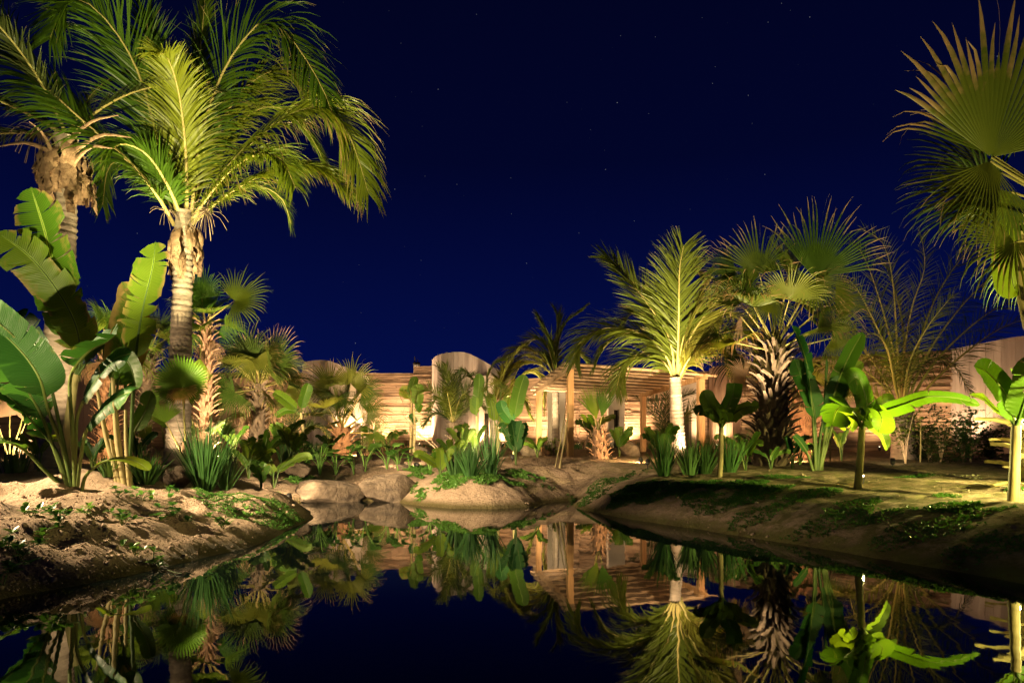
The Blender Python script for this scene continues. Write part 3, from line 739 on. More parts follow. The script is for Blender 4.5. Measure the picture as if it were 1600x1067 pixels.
board_wall([W2(1484, 22.4), W2(1540, 21.2), W2(1590, 20.2), W2(1680, 18.8), W2(1800, 17.6)], [zt(546, 22.4), zt(535, 21.2), zt(526, 20.2), zt(516, 18.8), zt(508, 17.6)],
           'slanting upright-plank wall at the right edge, above the broad-leaved saplings', bw=.25)
board_wall([W2(60, 26.5), W2(85, 25.6), W2(120, 25.3), W2(170, 25.6), W2(205, 27), W2(225, 29)], [zt(572, 26)]*6, 'brown board wall bay behind the paddle-leaved clump at left', 'board_warm', .25)
board_wall([W2(330, 29), W2(350, 28), W2(385, 27.6), W2(420, 28.4), W2(440, 29.6)], [zt(592, 28)]*5, 'tan board wall bay behind the brown-tipped fan palm', 'board_warm', .25)
def doorway(px0, px1, pyt, pyb, d, label, n=0):
    """pale door surround with a dark opening"""
    a = P(px0, pyb, d); b = P(px1, pyt, d); w = b.x-a.x; h = zt(pyt, d)-.75
    t = empty('doorway', (a.x+w/2, d, .75), label, 'doorway', None)
    jw = max(.22, w*.5); top = zt(588, d)-.75
    m = MB(); m.box((0, 0, (h+top)/2), (w+2*jw, .55, top-h)); m.build('lintel', M['plain'], t, smooth=False, loc=(0, 0, 0))
    for s in (-1, 1):
        m = MB(); m.box((s*(w/2+jw/2), 0, h/2), (jw, .5, h)); m.build('jamb', M['plain'], t, smooth=False, loc=(0, 0, 0))
    m = MB(); m.box((0, .18, h/2-.004), (w-.004, .06, h-.01)); m.build('niche', M['dark_void'], t, smooth=False, loc=(0, 0, 0))  # dark panel stands in for the shade inside the opening
    return t
doorway(553, 566, 660, 699, 28.9, 'pale doorway with dark door at the right end of the left curved wall')
doorway(757, 764, 645, 699, 28.9, 'dark slot of a doorway beside the tall pale curved wall')
doorway(864, 874, 645, 698, 27.4, 'pale doorway seen between the two left pergola posts')
doorway(958, 966, 640, 700, 27.4, 'pale pillar and doorway seen under the pergola, left of its rear right post')
doorway(1066, 1078, 643, 700, 26.4, 'dim doorway just right of the lit coconut trunk')
m = MB(); m.box((0, 0, .0), (.28, .2, .16)); m.tube([(-.08, 0, .05), (-.08, 0, .32)], .025, 6); m.tube([(.03, 0, .05), (.03, 0, .2)], .02, 6)
o = m.build('roof_vent', M['metal'], loc=tuple(P(651, 569, 29.3))); tag(o, 'small dark vent standing on top of the taller ribbed pier', 'vent')

# ------------------------------------------------------------------ pergola
def pergola():
    FL, FR = P(891, 576, 18.7), P(1095, 592, 19.1)
    BL, BR = P(842, 611, 21.6), P(1005, 618, 22.3)
    c = (FL+BR)/2
    t = empty('pergola', (c.x, c.y, g1(c.x, c.y)), 'timber pergola with four square posts and a slatted cane roof', 'pergola')
    for q, s in ((FL, .155), (FR, .17), (BL, .15), (BR, .15)):
        m = MB(); z0 = g1(q.x, q.y)-.1; m.box((q.x, q.y, (z0+q.z)/2), (s, s, q.z-z0), Matrix.Rotation(.25, 3, 'Z')); m.build('post', M['timber'], t, smooth=False)
    def bar(a, b, w, name, mat, square=True):
        a = Vector(a); b = Vector(b); d = (b-a).normalized(); a = a-d*.0; m = MB()
        if square:
            q = d.to_track_quat('X', 'Z').to_matrix(); m.box((a+b)/2, ((b-a).length, w, w*1.15), q)
        else: m.tube([a, (a+b)/2+Vector((0, 0, RNG.normal(0, .01))), b], w/2, 8)
        m.build(name, M[mat], t, smooth=not square)
    fr = (FR-FL).normalized(); bk = (BR-BL).normalized()
    up = Vector((0, 0, .03))
    bar(BL-(FL-BL).normalized()*.45+up, FL+(FL-BL).normalized()*.2+up, .12, 'beam', 'pole')
    bar(BR-(FR-BR).normalized()*.2+up, FR+(FR-BR).normalized()*.25+up, .12, 'beam', 'timber')
    n = 9
    for k in range(n):
        f = k/(n-1)*1.12-.06
        a = BL.lerp(FL, f)-fr*.22+Vector((0, 0, .08)); b = BR.lerp(FR, f)+fr*.35+Vector((0, 0, .08))
        bar(a, b, .055 if k not in (0, n-1) else .085, 'roof_pole', 'pole', False)
    # cane mat: thin canes front to back, stuff
    m = MB(); m2 = MB()
    for k in range(150):
        f = -.03+k/150*1.06
        a = BL.lerp(BR, f)-(FL-BL).normalized()*.35*RNG.uniform(.8, 1.1)+Vector((0, 0, .125+RNG.normal(0, .005))); b = FL.lerp(FR, f)+(FL-BL).normalized()*.12*RNG.uniform(.5, 1.5)+Vector((0, 0, .125+RNG.normal(0, .005)))
        m.tube([a, b], .0105, 4, cap=False)
    for k in range(34):
        f = -.08+k/34*1.13
        a = BL.lerp(FL, f)-fr*.2+Vector((0, 0, .14)); b = BR.lerp(FR, f)+fr*.3+Vector((0, 0, .14))
        m.tube([a, a.lerp(b, .5)+Vector((0, 0, RNG.normal(0, .006))), b], .016, 4, cap=False)
    o = m.build('cane_mat', M['cane'], t, smooth=False); o['kind'] = 'stuff'
pergola()

# ------------------------------------------------------------------ wall washers and hidden uplights
WALLC = (1.0, .65, .35)
wall_lights = [(466, 28.6, .55, 'at the wall foot left of the left curved wall'), (549, 27.6, .6, 'beside the short fan palm under the doorway'), (585, 29.0, 1.1, 'at the wall foot behind the small paddle plant'),
               (655, 28.5, 1.2, 'at the wall foot between the thin banana stalks and the dead twigs'), (742, 28.0, .6, 'at the foot of the tall pale curved wall'), (786, 28.6, .7, 'at the wall foot left of the pergola'),
               (848, 27.6, .7, 'at the wall foot framed by the left pergola posts'), (985, 27.4, .9, 'at the wall foot behind the small boulder'), (905, 27.2, .3, 'at the wall foot behind the front left pergola post'),
               (1120, 25.0, .35, 'at the wall foot right of the pergola'), (1250, 23.6, .45, 'at the wall foot behind the booted fan palm'), (1500, 20.9, .45, 'at the foot of the slanting plank wall'),
               (1375, 22.2, .3, 'at the wall foot behind the feathery palm'), (210, 27.5, .3, 'at the wall foot behind the tall torn leaf'), (395, 26.7, .35, 'at the wall foot behind the brown-tipped fan palm'), (330, 28.6, .3, 'at the wall foot behind the slim fan palm')]
for px, d, k, lab in wall_lights:
    d += .35; b = G(px, d); uplight(px, d, b+Vector((0, .62, 2.4)), 1000*k, WALLC, 'warm spotlight '+lab, angle=140)
# ------------------------------------------------------------------ left palms
def coconut(name_label, base, top, r0, r1, fronds, d, ll, wid=.03, mat='coco', drytip=.35, rad=.035, boots=True, nl=85, group=None, rings=46, lls=1.0):
    t = empty('coconut_palm', base, name_label, 'palm tree', group)
    ringed_trunk(t, np.array(base)-(0, 0, .1), top, r0, r1, rings=rings)
    for k, (c, kw) in enumerate(fronds):
        pts = curve(PP(c, d) if isinstance(c, list) else c, 18)
        a = dict(nl=nl, ll=ll, wid=wid, droop=.55, rise=.05, rad=rad, drytip=drytip); a.update(kw); m_ = a.pop('mat', mat); a['ll'] *= lls
        frond_part(t, pts, m_, **a)
    return t
def dry_sheaths(t, c, n, L, w, spread, mat='fibre'):
    """ragged brown leaf sheaths hanging round a palm's neck, each a part"""
    c = np.array(c, float)
    for i in range(n):
        az = RNG.uniform(0, 6.283); d = np.array([math.cos(az), math.sin(az), 0]); s = RNG.uniform(.5, 1.15); l = L*s
        z0 = RNG.uniform(-.8, .45)*L
        p0 = c+d*spread*.75+np.array([0, 0, z0+.3*L]); p1 = c+d*spread*RNG.uniform(1.1, 1.8)+np.array([0, 0, z0]); p2 = c+d*spread*RNG.uniform(1.0, 2.0)+np.array([0, 0, z0-l*.7])
        cv = curve([p0, p1, p2], 7); mb = MB(); tv = np.array([-d[1], d[0], 0]); rows = []
        for k in range(7):
            f = k/6; ww = w*s*(.5+.7*math.sin(f*2.6))*RNG.uniform(.7, 1.2); tw = RNG.normal(0, .4); sd = tv*math.cos(tw)+d*math.sin(tw)
            rows += [cv[k]-sd*ww, cv[k]-sd*ww*.3+d*.035, cv[k]+sd*ww*.35+d*.02, cv[k]+sd*ww]
        q = [(k*4+j, k*4+j+1, k*4+5+j, k*4+4+j) for k in range(6) for j in range(3)]
        mb.add(rows, q); mb.build('dry_sheath', M[mat], t)

dB = 13.4
bB = G(277, dB)
fB = [
 ([(280,345),(268,300,-.2),(245,215,-.5),(215,110,-.9),(165,30,-1.3),(110,-5,-1.7),(78,60,-1.9)], dict(ll=1.15, nref=(.3,-1,.3), wind=(-.1,0,-.1))),
 ([(272,352),(250,312,-.4),(225,278,-.7),(180,232,-1.1),(131,191,-1.4),(75,139,-1.6),(22,86,-1.8),(-10,30,-1.9)], dict(ll=1.05, droop=1.1, rise=0, nref=(-.2,-.7,.8), wind=(0,0,-.25))),
 ([(288,340),(296,240,.4),(308,120,.5),(318,20,.5),(322,-60,.5)], dict(ll=.75, nref=(1,-.4,0), sweep=30)),
 ([(300,335),(308,235,-.2),(340,131,-.4),(374,71,-.6),(415,32,-.8),(455,60,-1.0),(500,130,-1.2),(520,180,-1.2)], dict(ll=1.15, droop=1.2, wind=(.35,0,-.2), nref=(.2,-.8,.6), drytip=.5)),
 ([(300,350),(325,300,-.3),(370,245,-.6),(420,200,-.9),(470,172,-1.1),(515,172,-1.2),(550,220,-1.2),(575,300,-1.2)], dict(ll=1.2, droop=1.4, wind=(.2,0,-.35), nref=(-.1,-.7,.8), drytip=.75)),
 ([(285,340),(272,260,.1),(256,170,.1),(235,90,0),(228,20,0)], dict(ll=.95, nref=(0,-1,.2), sweep=38)),
 ([(298,335),(330,260,.4),(375,190,.8),(430,165,1.1),(480,205,1.3),(505,250,1.4)], dict(ll=1.0, droop=.7, wind=(.3,0,0), mat='coco')),
 ([(280,345),(245,290,.5),(205,250,.8),(170,260,1.0),(160,320,1.1)], dict(ll=.8, droop=.8)),
 ([(292,340),(290,240,-.4),(280,150,-.8),(262,90,-1.2),(245,85,-1.5)], dict(ll=.8, droop=.7)),
 ([(296,345),(345,310,.6),(400,290,1.1),(440,310,1.4),(455,350,1.5)], dict(ll=.6, droop=.8, wid=.02)),
 ([(298,345),(330,300,-.5),(365,262,-.9),(405,240,-1.3),(440,250,-1.6),(460,290,-1.8)], dict(ll=.85, droop=1.1, nref=(0,-.6,.8))),
 ([(296,335),(318,260,0),(352,180,0),(392,130,.1),(440,110,.1),(490,150,.1)], dict(ll=1.1, droop=1.0, wind=(.3,0,-.2), nref=(.1,-.7,.7))),
 ([(284,342),(262,290,-.5),(228,240,-.9),(185,225,-1.2),(160,260,-1.4)], dict(ll=.75, droop=1.0)),
 ([(300,350),(335,318,-.2),(385,285,-.4),(440,262,-.4),(500,262,-.4),(545,300,-.4)], dict(ll=.95, droop=1.2, wind=(.15,0,-.2), nref=(0,-.5,.9), drytip=.6)),
]
tB = coconut('tall coconut palm with full windblown crown and smooth pale trunk', bB, P(288, 330, dB), .23, .155, fB, dB, 1.1, rad=.045, nl=130, wid=.036, lls=1.55)
dry_sheaths(tB, P(290, 380, dB), 52, .55, .075, .18)
# the old palm at the far left, crown lost in the dark above
dA = 12.2
bA = G(86, dA)
fA = []
for i, (az, el, bn, L) in enumerate([(2.9,.7,1.2,3.2),(1.2,1.2,.9,3.0),(.3,.9,1.2,3.0),(3.7,.5,1.3,2.8),(4.5,1.0,1.2,2.8),(3.2,.15,1.1,2.8)]):
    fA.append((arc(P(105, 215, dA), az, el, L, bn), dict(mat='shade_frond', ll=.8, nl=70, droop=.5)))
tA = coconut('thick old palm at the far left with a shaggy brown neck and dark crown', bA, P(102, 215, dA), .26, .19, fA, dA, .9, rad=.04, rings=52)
dry_sheaths(tA, P(102, 265, dA), 70, .62, .085, .24)
for i, (x0, y0, x1, y1) in enumerate([(95,235,185,180),(110,240,205,215),(100,250,-10,230),(108,260,175,232),(90,262,45,190)]):
    mb = MB(); a, b = P(x0, y0, dA-.2), P(x1, y1, dA-.6); c = curve([a, (a+b)/2+Vector((0, 0, .18)), b], 8); mb.tube(c, np.linspace(.06, .008, 8), 6, flat=.35); mb.build('dry_stalk', M['fibre'], tA)
# thin frayed inflorescences
def frayed(t, c, L, n, mat='twig', dirs=(0, 0, -.4)):
    mb = MB(); c = np.array(c)
    for i in range(n):
        d = nrm(RNG.normal(0, 1, 3)+np.array(dirs)); mb.tube(curve([c, c+d*L*.5, c+d*L*.8+np.array([0, 0, -L*.35])], 5), .006, 3, cap=False)
    o = mb.build('flower_stalk', M[mat], t); return o
frayed(tA, P(60, 205, dA-.2), .55, 40); frayed(tB, P(322, 330, dB-.2), .5, 40); frayed(tB, P(258, 330, dB-.2), .35, 16)

# slim fan palm
def fan_palm(base, top, r0, r1, label, crown, boots='boot_red', step=.13, per=7, bscale=.8, heroes=(), d=None, out=.25, group=None):
    t = empty('fan_palm', base, label, 'palm tree', group)
    booted_trunk(t, np.array(base)-(0, 0, .05), top, r0, r1, boots, step, per, bscale, out)
    if crown: fan_crown(t, top, **crown)
    for h in heroes:
        s, hub, R, kw = h
        kw = dict(kw); m_ = kw.pop('mat', 'fan')
        fan_part(t, s, hub, R, m_, **kw)
    return t
d = 16.8
fan_palm(G(322, d), P(322, 505, d), .22, .15, 'slim fan palm with fresh green leaves and reddish shaggy trunk', dict(nleaf=13, stalk=.45, R=.72, mat='fan_green', el=(-.5, 1.4), dead=2, drytip=.25), 'boot_red',
         heroes=[(P(325,500,d), P(366,470,d-.3), 1.0, dict(axis=(1,-.1,.35), normal=(-.3,-1,.2), mat='fan_green', span=230)), (P(320,500,d), P(315,465,d-.3), .85, dict(axis=(-.3,-.1,1), normal=(0,-1,.1), mat='fan_green', span=200)),
                 (P(318,520,d), P(312,560,d-.5), .75, dict(axis=(-.1,-.2,-1), normal=(0,-1,.1), mat='fan_green', span=90, droop=.1))])
d = 18.5
fan_palm(G(400, d), P(405, 600, d), .26, .2, 'bushy fan palm with brown-tipped leaves and hanging dead fans', dict(nleaf=20, stalk=.8, R=1.0, mat='fan', el=(-.6, 1.3), dead=6, drytip=.75), 'boot',
         heroes=[(P(405,610,d), P(425,570,d-.4), 1.2, dict(axis=(.6,-.1,1), normal=(-.4,-1,.2), drytip=.9, span=230)), (P(405,610,d), P(385,560,d-.3), 1.1, dict(axis=(-.3,-.1,1), normal=(0,-1,.2), span=240)),
                 (P(405,605,d), P(400,560,d-.7), .9, dict(axis=(.2,-.5,-1), normal=(0,-1,.4), span=230, drytip=.6)), (P(400,620,d), P(352,655,d-.6), .85, dict(axis=(1,-.3,.15), normal=(0,-.3,1), mat='dry_fan', dry=.9, span=200, droop=1.3))])
d = 16
fan_palm(G(165, d), P(168, 540, d), .24, .18, 'fan palm half hidden behind the torn paddle leaves', dict(nleaf=15, stalk=.5, R=.85, mat='fan_green', el=(-.5, 1.3), dead=7, drytip=.4), 'boot_red')
d = 19
fan_palm(G(215, d), P(235, 545, d), .24, .18, 'dim fan palm rising behind the tall coconut trunk', dict(nleaf=13, stalk=.7, R=.9, mat='fan', el=(-.4, 1.2), dead=3, drytip=.5), 'boot')
d = 14.2
fan_palm(G(310, d), P(312, 700, d), .30, .24, 'stocky shaggy trunk crowned by low dead fans behind the tall spiky grass', dict(nleaf=3, stalk=.5, R=.6, mat='fan', el=(.2, 1.2), dead=4, drytip=.7), 'boot_red', bscale=.9)
# single round fan
d = 12.9
b = G(292, d)
t = empty('young_fan_palm', b, 'young fan palm with one big round yellow-green leaf on a bare stalk', 'palm')
stem_part(t, [b, P(290, 715, d), P(288, 690, d)], [.11, .09, .05], 'boot_red', 'trunk')
fan_part(t, P(290, 700, d), P(285, 605, d-.1), .62, 'fan_green', axis=(-.05, -.1, 1), normal=(0, -1, .25), span=300, nseg=52, joined=.72, drytip=.15, dry=0, droop=.05, ragged=.05)
fan_part(t, P(290, 700, d), P(286, 606, d-.16), .38, 'fan', axis=(.15, -.5, -.8), normal=(0, -1, .3), span=180, nseg=26, dry=.35, drytip=.6, joined=.6)
fan_part(t, P(290, 720, d), P(259, 660, d), .45, 'fan_green', axis=(-.1, 0, 1), normal=(.5, -1, 0), span=110, joined=.55, drytip=.1)
fan_part(t, P(295, 720, d), P(345, 680, d), .4, 'fan_green', axis=(.7, 0, .6), normal=(.1, -1, 0), span=60, joined=.5)
d = 13.8
b = G(265, d); t = empty('young_fan_palm', b, 'small upright fan palm with narrow bright leaf left of the bare-stalked round fan', 'palm')
for (x, y, ax, R, sp) in [(262,672,(-.05,0,1),.62,100),(235,690,(-.6,0,1),.5,70),(248,640,(-.5,0,1),.5,60),(285,690,(.5,0,.8),.45,60)]:
    fan_part(t, G(262, d, .02), P(x, y, d), R, 'fan_green', axis=ax, normal=(.1,-1,0), span=sp, joined=.5, drytip=.2)
# far-left bright dead fans by a lamp
d = 15.5
b = G(18, d); t = empty('young_fan_palm', b, 'pale dry fan leaves glaring beside the lamp at the left edge', 'palm')
for (x, y, ax, R, m_) in [(15,650,(-.2,0,1),.6,'dry_fan'),(40,660,(.6,0,.7),.6,'dry_fan'),(-10,640,(-.6,0,.8),.6,'fan'),(30,700,(.8,0,-.6),.4,'dry_fan'),(45,620,(.5,0,1),.6,'fan')]:
    fan_part(t, G(15, d, .02), P(x, y, d), R, m_, axis=ax, normal=(.1,-1,.2), span=170, joined=.4)

# ------------------------------------------------------------------ left paddle-leaved clumps
d = 8.2
b = GP(112, 762, 6, 11); d = b.y
t = empty('paddle_leaved_clump', b, 'large dark glossy paddle-leaved clump at the left bank, its long stalks fanning out', 'plant')
GL = [ # spine pixels, width m, material, kwargs
 ([(105,758),(80,690),(60,640),(10,560,-.3),(-40,515,-.5),(-90,500,-.6)], .55, 'strel', dict(petiole=.35, ref=(.3,-1,.5))),
 ([(112,760),(98,700),(75,640),(62,592,-.2),(32,548,-.3),(-15,505,-.4),(-55,480,-.45)], .60, 'strel', dict(petiole=.45, ref=(.5,-1,.3), tears=1)),
 ([(118,760),(112,660),(110,590),(135,552,-.2),(165,535,-.4),(182,522,-.5)], .50, 'strel', dict(petiole=.62, ref=(.1,-.6,1), fold=.6, tears=3)),
 ([(116,760),(118,700),(122,645),(150,595,-.3),(178,562,-.4),(205,552,-.5)], .42, 'strel', dict(petiole=.5, ref=(-.5,-.8,.5), tears=2, fold=.4, curl=.4)),
 ([(120,760),(126,715),(135,672,-.1),(160,640,-.3),(185,620,-.4),(205,612,-.5)], .42, 'strel', dict(petiole=.45, ref=(-.4,-.7,.7), fold=.4, curl=.5, tears=2)),
 ([(108,762),(85,700),(55,665),(25,630,-.2),(0,612,-.3),(-30,600,-.4)], .36, 'strel', dict(petiole=.4, ref=(.4,-.5,1), tears=4)),
 ([(112,760),(92,660),(72,580),(45,520,.2),(20,490,.3)], .40, 'strel', dict(petiole=.55, ref=(.4,-1,.3))),
 ([(100,762),(70,735),(40,705),(10,690,-.3),(-30,690,-.4)], .25, 'strel_mid', dict(petiole=.5, ref=(.2,-.3,1), tears=3)),
]
for s, w, m_, kw in GL:
    a = dict(pr=.022, sag=.18, edge=.35); a.update(kw); a['tears'] = a.get('tears', 5)+2; leaf_part(t, PP(s, d), w, m_, **a)
d = 10.4
b = G(100, d); t = empty('banana_plant', b, 'banana plant holding two huge torn yellow-green leaves up past the old palm', 'banana plant')
stem_part(t, [b, P(110, 640, d), P(118, 585, d)], [.10, .07, .05], 'pale_stem')
leaf_part(t, PP([(118,590),(118,540),(108,500,-.1),(88,430,-.2),(68,355,-.25),(48,292,-.3)], d), .80, 'banana', tears=11, petiole=.15, ref=(-.15,-1,.1), fold=.15, dry=.08, edge=.4)
leaf_part(t, PP([(118,590),(125,560),(118,508,-.2),(88,452,-.3),(45,400,-.4),(-5,362,-.5)], d), .62, 'banana', tears=9, petiole=.15, ref=(.2,-1,.1), fold=.15, dry=.12, edge=.4)
leaf_part(t, PP([(118,590),(140,560),(165,540),(185,560),(200,600)], d), .4, 'strel_mid', tears=3, petiole=.2, ref=(0,-.7,.7))
# tall stem with the single torn leaf
b = GP(198, 757, 6, 12); d = b.y
t = empty('banana_plant', b, 'clump of pale stalks carrying one very tall torn leaf in front of the coconut trunk', 'banana plant')
for (x0, x1, y1, r) in [(190,150,600,.034),(196,176,590,.040),(203,196,640,.032),(183,168,690,.03)]:
    stem_part(t, [G(x0, d, .03), P((x0+x1)/2-2, 690, d), P(x1, y1, d)], [r*1.3, r, r*.6], 'pale_stem')
leaf_part(t, PP([(200,755),(205,680),(208,610),(214,540,-.1),(225,475,-.1),(238,420,-.1),(243,378,-.05)], d), .62, 'banana', tears=10, petiole=.5, pr=.024, ref=(-.25,-1,0), fold=.18, dry=.1, edge=.5)
leaf_part(t, PP([(180,640),(185,590),(188,545,-.1),(198,490,.1),(215,450,.2)], d+.5), .40, 'banana', tears=3, petiole=.2, ref=(.5,-1,0), dry=.28, edge=.7)
leaf_part(t, PP([(190,640),(200,580),(215,520,.3),(208,470,.4),(190,440,.4)], d+.6), .42, 'banana', tears=2, petiole=.2, ref=(.2,-1,0), dry=.42, edge=.9)
leaf_part(t, PP([(172,620),(176,590),(190,560,-.2),(205,575,-.3),(212,610,-.3)], d), .30, 'strel_mid', tears=1, petiole=.2, ref=(0,-1,.3))
leaf_part(t, PP([(196,700),(212,670),(228,640,.1),(236,610,.1)], d+.3), .22, 'strel_mid', tears=1, petiole=.3, ref=(.2,-1,.1))
b = GP(130, 767, 5, 11); d = b.y
t = empty('young_banana_plant', b, 'single low arching leaf springing from the sand right of the glossy dark clump', 'banana plant')
leaf_part(t, PP([(127,767),(135,742),(160,722,-.1),(190,716,-.2),(215,722,-.25),(233,735,-.3)], d), .22, 'banana', tears=2, petiole=.32, ref=(0,-.3,1), fold=.2)
# spiky grass clumps
def grassp(px, py, n, hpx, label, spread=.5, wpx=3.2, **k):
    b = GP(px, py, 4, 26); return grass_clump(b, n, hpx*b.y/FOC, label, spread, wpx*b.y/FOC, **k)
grassp(320, 768, 260, 118, 'big spiky blue-green grass clump on the left sandy bank', .6, r=.12, wpx=1.9)
grassp(352, 766, 80, 78, 'greener grass tuft at the right foot of the big spiky clump', .6, r=.08)
grassp(228, 757, 90, 62, 'dark spiky tuft behind the low arching leaf', .9, wpx=4, r=.12)
grassp(172, 745, 60, 40, 'dark tuft between the paddle clump and the pale stalks', .8, r=.1)
grassp(20, 740, 80, 45, 'dark grass tuft below the glaring dry fans', .6, r=.2)

# ------------------------------------------------------------------ right coconut palm, lit trunk
dC = 18.0
fC = [
 ([(1056,592),(1040,555),(1010,525),(975,513),(935,515),(905,535),(898,565)], dict(droop=.8, nref=(0,-.6,.8), ll=1.15)),
 ([(1056,600),(1042,572),(1018,555),(992,555),(972,575),(963,610)], dict(droop=.8, nref=(0,-.6,.8), ll=.95)),
 ([(1058,592),(1060,530),(1061,470,-.2),(1062,420,-.3),(1068,385,-.3)], dict(nref=(.15,-1,.1), ll=1.3, sweep=58, droop=.3)),
 ([(1055,590),(1046,530),(1015,480),(985,440),(960,410),(945,402)], dict(nref=(.6,-.8,.2), ll=1.1, droop=.25)),
 ([(1060,590),(1075,535),(1100,495),(1125,465),(1145,440)], dict(nref=(-.5,-.8,.2), ll=1.0, droop=.3)),
 ([(1062,592),(1082,560),(1115,528),(1150,515),(1175,525),(1188,570)], dict(droop=.95, nref=(0,-.6,.8), ll=1.1, drytip=.7)),
 ([(1060,592),(1078,560,-.3),(1100,545,-.7),(1130,545,-1),(1150,575,-1.2)], dict(droop=.95, nref=(0,-.6,.8), ll=1.0, drytip=.7)),
 ([(1057,590),(1040,520,.5),(1040,460,.8),(1070,420,1.2),(1100,430,1.4)], dict(ll=1.0, droop=.4)),
 ([(1057,590),(1030,540,.5),(1005,500,.8),(990,490,1.0),(975,500,1.2)], dict(ll=.9, droop=.5)),
 ([(1059,590),(1085,520,.7),(1110,500,1.0),(1140,490,1.3),(1165,505,1.5)], dict(ll=.9, droop=.5)),
 ([(1059,590),(1068,530,0),(1090,470,0),(1108,430,0)], dict(ll=.9, droop=.4)),
 ([(1058,592),(1035,550,.3),(990,520,.5),(950,535,.6),(930,570,.6)], dict(ll=.9, droop=.8)),
]
bC = G(1060, dC)
tC = coconut('coconut palm with glaring floodlit ringed trunk beside the pergola', bC, P(1055, 590, dC), .20, .145, fC, dC, 1.1, mat='coco_mid', rad=.045, nl=96, wid=.04, rings=24, lls=1.5)
# dark coconut behind the pergola
dD = 24
fD = [([(868,590),(866,550),(850,510),(842,495)], dict(ll=1.0)), ([(868,590),(872,540),(880,510),(900,490),(912,480)], dict(ll=.7, sweep=25)), ([(868,590),(868,540),(872,500),(868,488)], dict(ll=1.1)),
      ([(868,592),(850,560),(820,545),(795,560),(785,590)], dict(ll=1.1, droop=.7)), ([(868,592),(845,570),(815,570),(800,600)], dict(ll=1.0, droop=.7)), ([(868,592),(890,560),(905,555),(925,575)], dict(ll=.9, droop=.7)), ([(868,592),(855,540,.5),(835,530,.8),(815,545,1)], dict(ll=1., droop=.4))]
coconut('dim coconut palm rising behind the left end of the pergola', G(868, dD), P(868, 590, dD), .13, .11, fD, dD, 1.0, mat='coco_mid', lls=1.3, nl=70, wid=.055, rings=20)
fE = [([(770,640),(785,590),(800,560),(812,545)], dict(ll=1.1)), ([(770,640),(760,600),(770,570),(788,560)], dict(ll=.9)), ([(770,640),(800,600),(830,580),(848,600),(850,640)], dict(ll=1.0, droop=.8)),
      ([(770,640),(745,600),(725,580),(705,590)], dict(ll=.8, droop=.6)), ([(770,645),(790,620),(812,620),(830,650)], dict(ll=.9, droop=.7)), ([(770,640),(790,580,.6),(815,556,1),(840,560,1.2)], dict(ll=1.1, droop=.6))]
coconut('feathery palm with slack olive fronds between the pale curved wall and the pergola', G(775, 22.5), P(770, 640, 22.5), .14, .12, fE, 22.5, .9, mat='coco_mid', nl=64, wid=.045, rings=14)

# ------------------------------------------------------------------ short fan palms of the middle
d = 21
fan_palm(G(532, d), P(534, 668, d), .42, .30, 'short stout fan palm with diamond-patterned trunk against the warm wall', dict(nleaf=14, stalk=1.0, R=.9, mat='fan', el=(.05, 1.4), dead=2, drytip=.6), 'boot_red', step=.17, per=9, bscale=1.1,
         heroes=[(P(534,670,d), P(515,605,d-.3), 1.0, dict(axis=(-.7,0,.6), normal=(.2,-1,.3), drytip=.8)), (P(534,670,d), P(548,600,d-.3), .95, dict(axis=(.3,0,1), normal=(0,-1,.2))), (P(534,670,d), P(565,615,d-.3), .85, dict(axis=(1,0,.4), normal=(0,-1,.3), drytip=.7)),
                 (P(534,670,d), P(528,620,d-.5), .8, dict(axis=(0,-.3,-1), normal=(0,-1,.3)))])
d = 17.2
b = G(939, d)
t = fan_palm(b, P(935, 672, d), .26, .17, 'small fan palm with red-brown trunk and upright green tuft in front of the pergola', None, 'boot_red', bscale=.7,
         heroes=[(P(935,672,d), P(932,655,d), .88, dict(axis=(-.15,0,1), normal=(.3,-1,0), span=50, nseg=22, mat='fan_green', joined=.55, drytip=.1)), (P(935,672,d), P(940,652,d-.1), .8, dict(axis=(.2,0,1), normal=(-.3,-1,0), span=46, nseg=20, mat='fan_green', joined=.55, drytip=.1)),
                 (P(935,672,d), P(928,650,d), .7, dict(axis=(-.45,0,1), normal=(.3,-1,0), span=40, nseg=18, mat='fan_green', joined=.5, drytip=.1))])
